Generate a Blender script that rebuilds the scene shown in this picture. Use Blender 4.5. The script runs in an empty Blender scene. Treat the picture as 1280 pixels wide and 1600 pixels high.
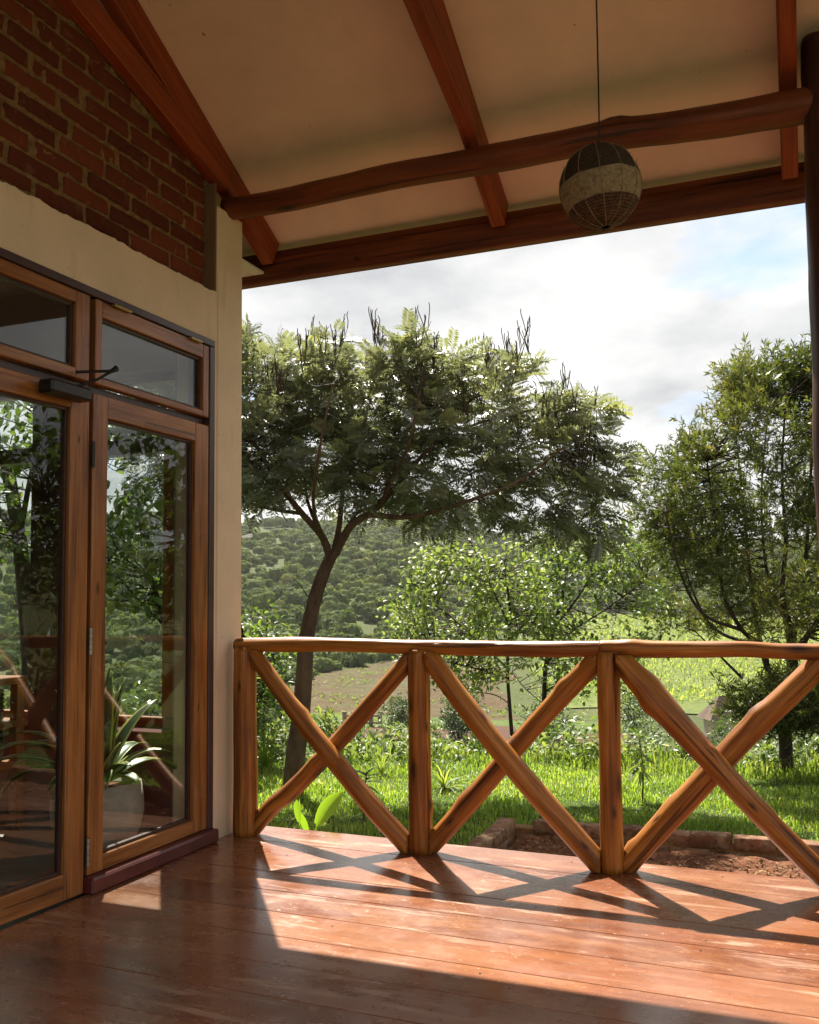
import bpy, bmesh, math, random
import numpy as np
from mathutils import Vector, Matrix, noise

random.seed(7)
RNG = np.random.default_rng(11)
SC = bpy.context.scene
COL = SC.collection
PI = math.pi
HAZE = True

# ------------------------------------------------------------------ camera
CAM_POS = np.array([2.553, 0.0, 1.12])
FPX = 1466.87
YAW, PITCH, ROLL = math.radians(-22.1867), math.radians(3.7155), math.radians(-0.508)


def cam_axes():
    y, p, r = YAW, PITCH, ROLL
    fw = np.array([math.sin(y) * math.cos(p), math.cos(y) * math.cos(p), math.sin(p)])
    rt = np.array([math.cos(y), -math.sin(y), 0.0])
    up = np.cross(rt, fw)
    c, s = math.cos(r), math.sin(r)
    return c * rt + s * up, -s * rt + c * up, fw


AX_R, AX_U, AX_F = cam_axes()
cam_data = bpy.data.cameras.new("camera")
cam_data.sensor_width = 36.0
cam_data.lens = FPX / 1600.0 * 36.0
cam_data.shift_y = 0.0251
cam_data.clip_start = 0.05
cam_data.clip_end = 5000.0
cam = bpy.data.objects.new("camera", cam_data)
COL.objects.link(cam)
cam.matrix_world = Matrix((
    (AX_R[0], AX_U[0], -AX_F[0], CAM_POS[0]),
    (AX_R[1], AX_U[1], -AX_F[1], CAM_POS[1]),
    (AX_R[2], AX_U[2], -AX_F[2], CAM_POS[2]),
    (0, 0, 0, 1)))
SC.camera = cam

# ------------------------------------------------------------------ sun, sky, exposure
SUN_TO = Vector((-0.45, 0.60, 1.0)).normalized()
SUN_EL = math.asin(SUN_TO.z)
SUN_AZ = math.atan2(SUN_TO.x, SUN_TO.y)
sun_data = bpy.data.lights.new("sun", "SUN")
sun_data.energy = 4.3
sun_data.angle = math.radians(0.5)
sun_data.color = (1.0, 0.93, 0.82)
sun = bpy.data.objects.new("sun", sun_data)
COL.objects.link(sun)
sun.location = (-20, 30, 40)
sun.rotation_euler = SUN_TO.to_track_quat("Z", "Y").to_euler()

SC.view_settings.view_transform = "Standard"
SC.view_settings.look = "None"
SC.view_settings.gamma = 1.0
SC.view_settings.use_curve_mapping = False
SC.view_settings.exposure = 1.9
SC.cycles.max_bounces = 10
SC.cycles.diffuse_bounces = 5
SC.cycles.transparent_max_bounces = 16
SC.cycles.use_denoising = True

CLOUD_OFFSET = (5.6, 0.4, 0.0)


def build_world():
    w = bpy.data.worlds.new("World")
    SC.world = w
    w.use_nodes = True
    nt = w.node_tree
    nt.nodes.clear()
    N, L = nt.nodes.new, nt.links.new
    out = N("ShaderNodeOutputWorld")
    sky = N("ShaderNodeTexSky")
    sky.sky_type = "NISHITA"
    sky.sun_disc = False
    sky.sun_elevation = SUN_EL
    sky.sun_rotation = SUN_AZ
    sky.altitude = 1500
    bg = N("ShaderNodeBackground")
    bg.inputs[1].default_value = 0.06
    L(sky.outputs[0], bg.inputs[0])
    tc = N("ShaderNodeTexCoord")
    sep = N("ShaderNodeSeparateXYZ")
    L(tc.outputs["Generated"], sep.inputs[0])
    zc = N("ShaderNodeMath"); zc.operation = "MAXIMUM"; zc.inputs[1].default_value = 0.0
    L(sep.outputs[2], zc.inputs[0])
    za = N("ShaderNodeMath"); za.operation = "ADD"; za.inputs[1].default_value = 0.22
    L(zc.outputs[0], za.inputs[0])
    dx = N("ShaderNodeMath"); dx.operation = "DIVIDE"; L(sep.outputs[0], dx.inputs[0]); L(za.outputs[0], dx.inputs[1])
    dy = N("ShaderNodeMath"); dy.operation = "DIVIDE"; L(sep.outputs[1], dy.inputs[0]); L(za.outputs[0], dy.inputs[1])
    cb = N("ShaderNodeCombineXYZ"); L(dx.outputs[0], cb.inputs[0]); L(dy.outputs[0], cb.inputs[1])
    mp = N("ShaderNodeMapping"); mp.inputs["Location"].default_value = CLOUD_OFFSET
    L(cb.outputs[0], mp.inputs[0])
    n1 = N("ShaderNodeTexNoise"); n1.inputs["Scale"].default_value = 1.0
    n1.inputs["Detail"].default_value = 9; n1.inputs["Roughness"].default_value = 0.58
    n1.inputs["Distortion"].default_value = 0.25
    L(mp.outputs[0], n1.inputs["Vector"])
    cover = N("ShaderNodeValToRGB")
    cover.color_ramp.elements[0].position = 0.27; cover.color_ramp.elements[0].color = (0, 0, 0, 1)
    cover.color_ramp.elements[1].position = 0.38; cover.color_ramp.elements[1].color = (1, 1, 1, 1)
    # a thin spot in the cloud where blue shows through, up to the right
    dot = N("ShaderNodeVectorMath"); dot.operation = "DOT_PRODUCT"
    hole = AX_R * ((1238 - 640) / FPX) - AX_U * ((395 - 840.2) / FPX) + AX_F
    dot.inputs[1].default_value = tuple(hole / np.linalg.norm(hole))
    L(tc.outputs["Generated"], dot.inputs[0])
    mr = N("ShaderNodeMapRange"); mr.inputs[1].default_value = 0.989; mr.inputs[2].default_value = 0.9992
    mr.inputs[3].default_value = 0.0; mr.inputs[4].default_value = 0.185
    L(dot.outputs["Value"], mr.inputs[0])
    sub = N("ShaderNodeMath"); sub.operation = "SUBTRACT"; L(n1.outputs["Fac"], sub.inputs[0]); L(mr.outputs[0], sub.inputs[1])
    L(sub.outputs[0], cover.inputs[0])
    n2 = N("ShaderNodeTexNoise"); n2.inputs["Scale"].default_value = 1.7
    n2.inputs["Detail"].default_value = 7; n2.inputs["Roughness"].default_value = 0.55
    mp2 = N("ShaderNodeMapping"); mp2.inputs["Location"].default_value = (7.3, 2.2, 0.6)
    L(cb.outputs[0], mp2.inputs[0]); L(mp2.outputs[0], n2.inputs["Vector"])
    cr = N("ShaderNodeValToRGB")
    cr.color_ramp.elements[0].position = 0.36; cr.color_ramp.elements[0].color = (0.165, 0.17, 0.178, 1)
    cr.color_ramp.elements[1].position = 0.62; cr.color_ramp.elements[1].color = (0.305, 0.305, 0.30, 1)
    L(n2.outputs["Fac"], cr.inputs[0])
    bgc = N("ShaderNodeBackground"); bgc.inputs[1].default_value = 1.0
    L(cr.outputs[0], bgc.inputs[0])
    mx = N("ShaderNodeMixShader")
    L(cover.outputs[0], mx.inputs[0]); L(bg.outputs[0], mx.inputs[1]); L(bgc.outputs[0], mx.inputs[2])
    L(mx.outputs[0], out.inputs[0])


build_world()


# ------------------------------------------------------------------ helpers: points
def pt(px, py, depth):
    """A point at this forward distance from the viewpoint (reference pixel units)."""
    return CAM_POS + depth * (AX_R * ((px - 640) / FPX) - AX_U * ((py - 840.2) / FPX) + AX_F)


FW2 = np.array([-0.3776, 0.9260]); RT2 = np.array([0.9260, 0.3776])
PROF_L = np.array([[0, -.45], [5, -.47], [8, -.62], [11, -.73], [13.5, -1.5], [19, -3.1], [30, -5.2], [50, -7.4], [75, -8.6], [95, -8.3], [115, -7.2],
                   [150, -2.0], [200, 7], [260, 17], [330, 26.5], [420, 31], [700, 26], [1600, 20]])
PROF_R = np.array([[0, -.45], [5, -.47], [8, -.62], [11, -.73], [13.5, -1.5], [19, -3.1], [30, -5.3], [50, -7.6], [75, -9.0], [100, -9.0], [130, -7.8],
                   [170, -5.6], [205, -3.8], [250, 3], [330, 14], [420, 22], [520, 26], [700, 24], [1600, 20]])


def terrain(x, y):
    x = np.asarray(x, float); y = np.asarray(y, float)
    vx, vy = x - CAM_POS[0], y - CAM_POS[1]
    r = np.hypot(vx, vy)
    a = np.arctan2(vx * RT2[0] + vy * RT2[1], vx * FW2[0] + vy * FW2[1])
    w = np.clip((a + 0.05) / 0.27, 0, 1); w = w * w * (3 - 2 * w)
    z = np.interp(r, PROF_L[:, 0], PROF_L[:, 1]) * (1 - w) + np.interp(r, PROF_R[:, 0], PROF_R[:, 1]) * w
    k = np.clip((r - 40) / 200, 0, 1)
    z = z + k * (1.3 * np.sin(x * 0.045 + 1.3) * np.cos(y * 0.037) + 0.7 * np.sin(x * 0.11 + y * 0.09))
    k2 = np.clip((r - 12) / 6, 0, 1) * (1 - np.clip((r - 30) / 20, 0, 1))
    z = z + k2 * 0.12 * np.sin(x * 1.3) * np.cos(y * 1.1)
    return z


def ground_at(px, py, start=5.0):
    d = AX_R * ((px - 640) / FPX) - AX_U * ((py - 840.2) / FPX) + AX_F
    t = np.geomspace(start, 900, 4000)
    P = CAM_POS[None] + t[:, None] * d[None]
    below = P[:, 2] < terrain(P[:, 0], P[:, 1])
    i = int(np.argmax(below)) if below.any() else len(t) - 1
    return P[i], t[i]


# ------------------------------------------------------------------ helpers: objects
def tag(o, label=None, cat=None, group=None, kind=None):
    if label: o["label"] = label
    if cat: o["category"] = cat
    if group: o["group"] = group
    if kind: o["kind"] = kind
    return o


def empty(name, loc=(0, 0, 0), label=None, cat=None, group=None, kind=None):
    o = bpy.data.objects.new(name, None)
    COL.objects.link(o)
    o.location = loc
    o.empty_display_size = 0.1
    if cat and not kind: kind = "thing"
    return tag(o, label, cat, group, kind)


def link(name, me, mat=None, parent=None, kind=None):
    if mat is not None and len(me.materials) == 0:
        me.materials.append(mat)
    o = bpy.data.objects.new(name, me)
    COL.objects.link(o)
    if parent is not None:
        o.parent = parent
        if any(abs(v) > 1e-9 for v in parent.location) or any(abs(v) > 1e-9 for v in parent.rotation_euler):
            o.matrix_parent_inverse = Matrix.LocRotScale(parent.location, parent.rotation_euler, None).inverted()
            bpy_done.append(o)
    if kind: o["kind"] = kind
    return o


bpy_done = []


def copy_tree(o, parent=None):
    c = o.copy(); COL.objects.link(c); c.parent = parent
    for ch in list(o.children):
        copy_tree(ch, c)
    return c


def raw_mesh(name, V, F, tint=None, smooth=False, mat=None):
    """V (n,3) array, F (m,k) array of equal polygons, tint per face."""
    V = np.asarray(V, np.float32); F = np.asarray(F, np.int32)
    me = bpy.data.meshes.new(name)
    n, (m, k) = len(V), F.shape
    me.vertices.add(n); me.vertices.foreach_set("co", V.ravel())
    me.loops.add(m * k); me.loops.foreach_set("vertex_index", F.ravel())
    me.polygons.add(m)
    me.polygons.foreach_set("loop_start", np.arange(0, m * k, k, dtype=np.int32))
    me.polygons.foreach_set("loop_total", np.full(m, k, np.int32))
    me.polygons.foreach_set("use_smooth", np.full(m, smooth, bool))
    if tint is not None:
        at = me.attributes.new("tint", "FLOAT", "FACE")
        at.data.foreach_set("value", np.asarray(tint, np.float32))
    me.update(calc_edges=True)
    if mat: me.materials.append(mat)
    return me


class Acc:
    """Collects polygon soups of one size into one mesh."""
    def __init__(self): self.V = []; self.F = []; self.T = []; self.n = 0

    def add(self, V, F, T=None):
        V = np.asarray(V, float).reshape(-1, 3); F = np.asarray(F, int)
        self.V.append(V); self.F.append(F + self.n); self.n += len(V)
        self.T.append(np.full(len(F), 0.5) if T is None else np.broadcast_to(np.asarray(T, float), (len(F),)))

    def mesh(self, name, mat, smooth=False):
        return raw_mesh(name, np.concatenate(self.V), np.concatenate(self.F), np.concatenate(self.T), smooth, mat)


def frames(d, up=(0, 0, 1), roll=None):
    """(N,3) directions -> (N,3,3) matrices whose columns are forward, side, normal."""
    d = d / np.linalg.norm(d, axis=1, keepdims=True)
    up = np.broadcast_to(np.asarray(up, float), d.shape)
    s = np.cross(up, d); ln = np.linalg.norm(s, axis=1, keepdims=True)
    s = np.where(ln < 1e-4, np.array([1.0, 0, 0]), s / np.maximum(ln, 1e-4))
    n = np.cross(d, s)
    if roll is not None:
        c, q = np.cos(roll)[:, None], np.sin(roll)[:, None]
        s, n = c * s + q * n, -q * s + c * n
    return np.stack([d, s, n], axis=2)


def scatter(acc, PV, PF, M, P, scale, tint, jitter=0.12, rng=RNG):
    k = len(PV); N = len(P)
    W = np.einsum("nij,kj->nki", M, PV) * np.asarray(scale).reshape(-1, 1, 1) + P[:, None, :]
    F = (PF[None] + (np.arange(N) * k)[:, None, None]).reshape(-1, PF.shape[1])
    T = (np.asarray(tint)[:, None] + rng.normal(0, jitter, (N, len(PF)))).ravel()
    acc.add(W.reshape(-1, 3), F, T)


def rand_dirs(n, rng=RNG):
    v = rng.normal(size=(n, 3)); return v / np.linalg.norm(v, axis=1, keepdims=True)


def tube_arrays(path, radii, sides=8):
    path = np.asarray(path, float); n = len(path)
    radii = np.broadcast_to(np.asarray(radii, float), (n,))
    t = np.gradient(path, axis=0); t /= np.maximum(np.linalg.norm(t, axis=1, keepdims=True), 1e-9)
    ref = np.array([0, 0, 1.0]) if abs(t[0, 2]) < 0.9 else np.array([1.0, 0, 0])
    V = []
    s = np.cross(ref, t[0]); s /= np.linalg.norm(s)
    for i in range(n):
        s = s - t[i] * (s @ t[i]); s /= max(np.linalg.norm(s), 1e-9)
        b = np.cross(t[i], s)
        a = np.arange(sides) * 2 * PI / sides
        V.append(path[i] + radii[i] * (np.cos(a)[:, None] * s + np.sin(a)[:, None] * b))
    V = np.concatenate(V)
    F = []
    for i in range(n - 1):
        for j in range(sides):
            k = (j + 1) % sides
            F.append((i * sides + j, i * sides + k, (i + 1) * sides + k, (i + 1) * sides + j))
    return V, np.array(F)


def smooth_path(pts, n=6):
    """Catmull-Rom through points."""
    P = [np.asarray(p, float) for p in pts]
    P = [2 * P[0] - P[1]] + P + [2 * P[-1] - P[-2]]
    out = []
    for i in range(1, len(P) - 2):
        for k in range(n):
            t = k / n
            a, b, c, d = P[i - 1], P[i], P[i + 1], P[i + 2]
            out.append(0.5 * ((2 * b) + (c - a) * t + (2 * a - 5 * b + 4 * c - d) * t * t + (3 * b - a - 3 * c + d) * t ** 3))
    out.append(P[-2])
    return np.array(out)


def uv_tube(name, path, radii, sides=20, cap=True, wob=0.05, seed=0, bumps=(), ovality=0.0):
    """A log: irregular tube with metre-scaled UVs (u round, v along) and caps."""
    path = np.asarray(path, float); n = len(path)
    radii = np.broadcast_to(np.asarray(radii, float), (n,)).copy()
    t = np.gradient(path, axis=0); t /= np.linalg.norm(t, axis=1, keepdims=True)
    ref = np.array([0, 0, 1.0]) if abs(t[0, 2]) < 0.9 else np.array([0, 1.0, 0])
    s = np.cross(ref, t[0]); s /= np.linalg.norm(s)
    L = np.concatenate([[0], np.cumsum(np.linalg.norm(np.diff(path, axis=0), axis=1))])
    bm = bmesh.new(); uvl = bm.loops.layers.uv.new("UVMap")
    rings = []
    for i in range(n):
        s = s - t[i] * (s @ t[i]); s /= np.linalg.norm(s)
        b = np.cross(t[i], s)
        ring = []
        for j in range(sides):
            a = 2 * PI * j / sides
            q = noise.noise(Vector((math.cos(a) * 0.9 + seed * 7.1, math.sin(a) * 0.9, L[i] * 3.2 + seed)))
            q2 = noise.noise(Vector((math.cos(a) * 2.0 + seed * 3.3, math.sin(a) * 2.0, L[i] * 9 + seed)))
            r = radii[i] * (1 + wob * q * 1.6 + wob * 0.5 * q2 + ovality * math.cos(2 * a))
            for (bl, ba, br, bh) in bumps:
                da = (a - ba + PI) % (2 * PI) - PI
                e = ((L[i] - bl) / br) ** 2 + (da * radii[i] / br) ** 2
                if e < 4: r += bh * math.exp(-e * 1.6)
            ring.append(bm.verts.new(path[i] + r * (math.cos(a) * s + math.sin(a) * b)))
        rings.append(ring)
    R0 = float(np.mean(radii))
    for i in range(n - 1):
        for j in range(sides):
            k = (j + 1) % sides
            f = bm.faces.new((rings[i][j], rings[i][k], rings[i + 1][k], rings[i + 1][j]))
            f.smooth = True
            us = (j, j + 1, j + 1, j); vs = (i, i, i + 1, i + 1)
            for lp, uu, vv in zip(f.loops, us, vs):
                lp[uvl].uv = (uu / sides * 2 * PI * R0 + seed * 0.37, L[vv] + seed * 1.91)
    if cap:
        for ring, flip in ((rings[0], True), (rings[-1], False)):
            f = bm.faces.new(list(reversed(ring)) if flip else ring)
            for lp in f.loops:
                lp[uvl].uv = (lp.vert.co.x + seed, lp.vert.co.z * 0.2)
    me = bpy.data.meshes.new(name); bm.to_mesh(me); bm.free()
    return me


def bm_box(bm, c, size, M=None, uvl=None, bevel=0.0, seed=0.0, axis=None):
    """Box with centre c, full sizes; bevel; UV in metres with v along the longest (or given) axis."""
    M = M or Matrix.Identity(3)
    h = [q / 2 for q in size]
    tmp = bmesh.new()
    vs = [tmp.verts.new((sx * h[0], sy * h[1], sz * h[2])) for sx in (-1, 1) for sy in (-1, 1) for sz in (-1, 1)]
    for q in ((0, 1, 3, 2), (4, 6, 7, 5), (0, 4, 5, 1), (2, 3, 7, 6), (0, 2, 6, 4), (1, 5, 7, 3)):
        tmp.faces.new([vs[i] for i in q])
    if bevel > 0:
        bmesh.ops.bevel(tmp, geom=list(tmp.edges), offset=bevel, segments=1, affect="EDGES", profile=0.5)
    ax = axis if axis is not None else max(range(3), key=lambda i: size[i])
    o1, o2 = [i for i in range(3) if i != ax]
    vm = {}
    for v in tmp.verts:
        vm[v] = bm.verts.new(Vector(c) + M @ v.co)
    for f in tmp.faces:
        nf = bm.faces.new([vm[v] for v in f.verts])
        if uvl is not None:
            nn = f.normal
            for lp, v in zip(nf.loops, f.verts):
                if abs(nn[o1]) >= abs(nn[o2]):
                    u = v.co[o2] + (3.1 if nn[o1] > 0 else 5.7)
                else:
                    u = v.co[o1] + (1.3 if nn[o2] > 0 else 8.9)
                lp[uvl].uv = (u + seed, v.co[ax] + seed * 3.7)
    tmp.free()


_seed = [0]


def box(name, lo, hi, mat, parent=None, bevel=0.003, M=None, c=None, size=None, kind=None, axis=None):
    if c is None:
        c = [(a + b) / 2 for a, b in zip(lo, hi)]; size = [abs(b - a) for a, b in zip(lo, hi)]
    bm = bmesh.new(); uvl = bm.loops.layers.uv.new("UVMap")
    _seed[0] += 1
    bm_box(bm, c, size, M, uvl, bevel, _seed[0] * 0.618 % 10, axis)
    me = bpy.data.meshes.new(name); bm.to_mesh(me); bm.free()
    return link(name, me, mat, parent, kind)


def boxes(name, lst, mat, parent=None, bevel=0.003, kind=None):
    bm = bmesh.new(); uvl = bm.loops.layers.uv.new("UVMap")
    for lo, hi in lst:
        _seed[0] += 1
        bm_box(bm, [(a + b) / 2 for a, b in zip(lo, hi)], [abs(b - a) for a, b in zip(lo, hi)], None, uvl, bevel, _seed[0] * 0.618 % 10)
    me = bpy.data.meshes.new(name); bm.to_mesh(me); bm.free()
    return link(name, me, mat, parent, kind)


def beam(name, p0, p1, w, h, mat, parent=None, bevel=0.004):
    """Box from p0 to p1 (axis line), width w across (horizontal), height h."""
    p0, p1 = Vector(p0), Vector(p1)
    d = (p1 - p0); L = d.length; d.normalize()
    s = d.cross(Vector((0, 0, 1))).normalized(); u = s.cross(d)
    M = Matrix((s, d, u)).transposed()
    return box(name, None, None, mat, parent, bevel, M, (p0 + p1) / 2, (w, L, h), axis=1)


# ------------------------------------------------------------------ materials
class Mat:
    def __init__(self, name):
        self.m = bpy.data.materials.new(name); self.m.use_nodes = True
        self.nt = self.m.node_tree
        self.b = self.nt.nodes["Principled BSDF"]
        self.out = self.nt.nodes["Material Output"]

    def N(self, t, **kw):
        n = self.nt.nodes.new(t)
        for k, v in kw.items(): setattr(n, k, v)
        return n

    def L(self, a, b): self.nt.links.new(a, b)

    def ramp(self, src, stops, interp="LINEAR"):
        r = self.N("ShaderNodeValToRGB"); e = r.color_ramp.elements; r.color_ramp.interpolation = interp
        e[0].position, e[0].color = stops[0][0], (*stops[0][1], 1)
        e[1].position, e[1].color = stops[-1][0], (*stops[-1][1], 1)
        for p, c in stops[1:-1]:
            x = e.new(p); x.color = (*c, 1)
        self.L(src, r.inputs[0]); return r.outputs[0]

    def noise(self, vec, scale, detail=4, rough=0.55, dist=0.0, out="Fac"):
        n = self.N("ShaderNodeTexNoise"); n.inputs["Scale"].default_value = scale
        n.inputs["Detail"].default_value = detail; n.inputs["Roughness"].default_value = rough
        n.inputs["Distortion"].default_value = dist
        if vec is not None: self.L(vec, n.inputs["Vector"])
        return n.outputs[out]

    def mapping(self, vec, scale=(1, 1, 1), loc=(0, 0, 0)):
        n = self.N("ShaderNodeMapping"); n.inputs["Scale"].default_value = scale; n.inputs["Location"].default_value = loc
        self.L(vec, n.inputs[0]); return n.outputs[0]

    def mix(self, fac, a, b, mode="MIX"):
        n = self.N("ShaderNodeMix", data_type="RGBA", blend_type=mode)
        for sock, v in ((n.inputs[0], fac), (n.inputs[6], a), (n.inputs[7], b)):
            if isinstance(v, (int, float)): sock.default_value = v
            elif isinstance(v, tuple): sock.default_value = (*v, 1)
            else: self.L(v, sock)
        return n.outputs[2]

    def math(self, op, a, b=0.0):
        n = self.N("ShaderNodeMath", operation=op)
        for s, v in ((n.inputs[0], a), (n.inputs[1], b)):
            if isinstance(v, (int, float)): s.default_value = v
            else: self.L(v, s)
        return n.outputs[0]

    def bump(self, h, strength=0.3, dist=0.01):
        n = self.N("ShaderNodeBump"); n.inputs["Strength"].default_value = strength; n.inputs["Distance"].default_value = dist
        self.L(h, n.inputs["Height"]); self.L(n.outputs[0], self.b.inputs["Normal"])

    def set(self, base=None, rough=None, spec=None, metal=None, coat=None):
        for k, v in (("Base Color", base), ("Roughness", rough), ("Specular IOR Level", spec), ("Metallic", metal), ("Coat Weight", coat)):
            if v is None: continue
            s = self.b.inputs[k]
            if isinstance(v, (int, float)): s.default_value = v
            elif isinstance(v, tuple): s.default_value = (*v, 1)
            else: self.L(v, s)
        return self

    def coords(self, which="Object"):
        return self.N("ShaderNodeTexCoord").outputs[which]

    def rnd(self):
        return self.N("ShaderNodeObjectInfo").outputs["Random"]


def wood(name, dark, mid, light, rough=0.38, knots=True, streak=(60, 2.2), coat=0.0, bump=0.25, kr=0.135):
    m = Mat(name)
    uv = m.coords("UV")
    v1 = m.mapping(uv, (streak[0], streak[1], 1))
    g = m.noise(v1, 1.0, 5, 0.6, 0.3)
    big = m.noise(m.mapping(uv, (9, 1.6, 1)), 1.0, 3, 0.5, 0.2)
    col = m.ramp(g, [(0.36, dark), (0.50, mid), (0.66, light)])
    col = m.mix(0.45, col, m.ramp(big, [(0.36, dark), (0.50, mid), (0.66, light)]))
    fine = m.noise(m.mapping(uv, (streak[0] * 4.5, streak[1] * 4, 1), (1, 7, 0)), 1.0, 4, 0.6, 0.2)
    col = m.mix(m.ramp(fine, [(0.36, (0.5,) * 3), (0.5, (0, 0, 0))]), col, tuple(q * 1.3 for q in dark))
    cr = m.noise(m.mapping(uv, (45, 1.1, 1), (3, 1, 0)), 1.0, 3, 0.5, 0.1)
    crack = m.ramp(cr, [(0.62, (0, 0, 0)), (0.64, (1, 1, 1))])
    col = m.mix(m.math("MULTIPLY", crack, 0.7), col, tuple(q * 0.3 for q in dark))
    if knots:
        vo = m.N("ShaderNodeTexVoronoi", voronoi_dimensions="2D"); vo.inputs["Scale"].default_value = 1.0
        wv = m.N("ShaderNodeVectorMath", operation="ADD")
        ws = m.N("ShaderNodeVectorMath", operation="SCALE"); ws.inputs["Scale"].default_value = 0.035
        m.L(m.noise(m.mapping(uv, (22, 8, 1)), 1.0, 3, 0.6, 0, "Color"), ws.inputs[0])
        m.L(uv, wv.inputs[0]); m.L(ws.outputs[0], wv.inputs[1])
        m.L(m.mapping(wv.outputs[0], (10, 3.6, 1)), vo.inputs["Vector"])
        sep = m.N("ShaderNodeSeparateColor"); m.L(vo.outputs["Color"], sep.inputs[0])
        size = m.math("ADD", m.math("MULTIPLY", sep.outputs[1], 1.0), 0.5)
        k = m.ramp(m.math("MULTIPLY", vo.outputs["Distance"], size), [(kr * .25, (1, 1, 1)), (kr * .6, (.55, .55, .55)), (kr, (0, 0, 0))])
        on = m.math("GREATER_THAN", sep.outputs[0], knots)
        k = m.math("MULTIPLY", k, on)
        col = m.mix(m.math("MULTIPLY", k, 0.85), col, tuple(q * 0.22 for q in dark))
    m.set(col, m.ramp(g, [(0.3, (rough + .1,) * 3), (0.7, (rough - .06,) * 3)]), 0.36, coat=coat)
    m.bump(m.math("ADD", g, m.math("MULTIPLY", crack, -0.9)), bump, 0.004)
    return m.m


def foliage(name, stops, rough=0.42, spec=0.5, trans=0.35, tcol=None):
    m = Mat(name)
    a = m.N("ShaderNodeAttribute", attribute_name="tint")
    col = m.ramp(a.outputs["Fac"], stops)
    m.set(col, rough, spec)
    tr = m.N("ShaderNodeBsdfTranslucent")
    if tcol: m.L(m.mix(1.0, col, tcol, "MULTIPLY"), tr.inputs[0])
    else: m.L(m.mix(1.0, col, (1.7, 1.75, 0.8), "MULTIPLY"), tr.inputs[0])
    mx = m.N("ShaderNodeMixShader"); mx.inputs[0].default_value = trans
    m.L(m.b.outputs[0], mx.inputs[1]); m.L(tr.outputs[0], mx.inputs[2]); m.L(mx.outputs[0], m.out.inputs[0])
    return m.m


def plain(name, col, rough=0.6, spec=0.5, metal=0.0, var=0.15, scale=20, bump=0.0):
    m = Mat(name)
    o = m.coords("Object")
    n = m.noise(o, scale, 4)
    c = m.ramp(n, [(0.3, tuple(q * (1 - var) for q in col)), (0.7, tuple(min(1, q * (1 + var)) for q in col))])
    m.set(c, rough, spec, metal)
    if bump: m.bump(n, bump, 0.006)
    return m.m


M = {}
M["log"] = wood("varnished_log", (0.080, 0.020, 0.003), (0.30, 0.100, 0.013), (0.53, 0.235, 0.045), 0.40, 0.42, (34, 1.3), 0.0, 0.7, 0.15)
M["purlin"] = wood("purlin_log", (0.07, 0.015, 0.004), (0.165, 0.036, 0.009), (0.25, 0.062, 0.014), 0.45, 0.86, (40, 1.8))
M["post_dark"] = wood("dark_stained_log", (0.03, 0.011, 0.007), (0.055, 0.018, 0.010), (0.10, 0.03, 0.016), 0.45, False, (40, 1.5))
M["rafter"] = wood("rafter_wood", (0.15, 0.025, 0.006), (0.27, 0.047, 0.010), (0.36, 0.075, 0.016), 0.5, False, (55, 1.6))
M["frame"] = wood("window_frame_wood", (0.13, 0.04, 0.010), (0.30, 0.112, 0.028), (0.44, 0.19, 0.055), 0.34, 0.93, (44, 1.6), 0.1, 0.3)
M["frame_dark"] = plain("purple_brown_frame_paint", (0.06, 0.030, 0.030), 0.4, 0.5, 0, 0.25, 9)
M["sill"] = plain("oxblood_sill_paint", (0.095, 0.020, 0.018), 0.28, 0.5, 0, 0.3, 7)
M["rubber"] = plain("dark_glazing_bead", (0.05, 0.02, 0.012), 0.45, 0.5, 0, 0.2, 30)
M["metal_dark"] = plain("dark_bronze_metal", (0.03, 0.025, 0.022), 0.35, 0.5, 0.6, 0.2, 40)
M["brass"] = plain("worn_brass", (0.50, 0.36, 0.16), 0.38, 0.5, 1.0, 0.3, 60)
M["steel"] = plain("grey_steel", (0.32, 0.31, 0.29), 0.35, 0.5, 1.0, 0.2, 60)


def mk_plaster(name, c, stain=True):
    m = Mat(name); o = m.coords("Object")
    n = m.noise(o, 3.0, 5, 0.6); f = m.noise(o, 140, 3, 0.6); g = m.noise(o, 28, 4, 0.6)
    col = m.ramp(n, [(0.3, tuple(q * 0.84 for q in c)), (0.7, c)])
    if stain:
        st = m.noise(m.mapping(o, (9, 9, 2.0)), 1.0, 6, 0.65)
        col = m.mix(m.ramp(st, [(0.58, (0, 0, 0)), (0.75, (0.45,) * 3)]), col, tuple(q * 0.62 for q in (c[0], c[1] * .92, c[2] * .8)))
        sp = m.noise(o, 60, 2, 0.5)
        col = m.mix(m.ramp(sp, [(0.70, (0, 0, 0)), (0.76, (0.6,) * 3)]), col, (0.2, 0.13, 0.08))
    if not stain:
        sp = m.noise(o, 22, 2, 0.5)
        col = m.mix(m.ramp(sp, [(0.755, (0, 0, 0)), (0.78, (0.7,) * 3)]), col, (0.16, 0.10, 0.06))
        wv = m.noise(m.mapping(o, (0.7, 2.4, 2.4)), 1.0, 6, 0.6, 0.4)
        col = m.mix(m.ramp(wv, [(0.52, (0, 0, 0)), (0.72, (0.35,) * 3)]), col, tuple(q * w for q, w in zip(c, (.84, .78, .7))))
    m.set(col, 0.85, 0.25)
    m.bump(m.math("ADD", m.math("MULTIPLY", f, 0.5), g), 0.22, 0.006)
    return m.m


M["plaster"] = mk_plaster("cream_wall_plaster", (0.78, 0.60, 0.43))
M["reveal"] = mk_plaster("rough_brown_render", (0.19, 0.11, 0.055))
M["ceiling"] = mk_plaster("ceiling_board_paint", (0.92, 0.665, 0.51), False)
M["room_wall"] = mk_plaster("room_wall_paint", (0.40, 0.35, 0.30), False)
M["soffit"] = plain("white_soffit_paint", (0.74, 0.68, 0.58), 0.6, 0.4, 0, 0.06, 8)


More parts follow.
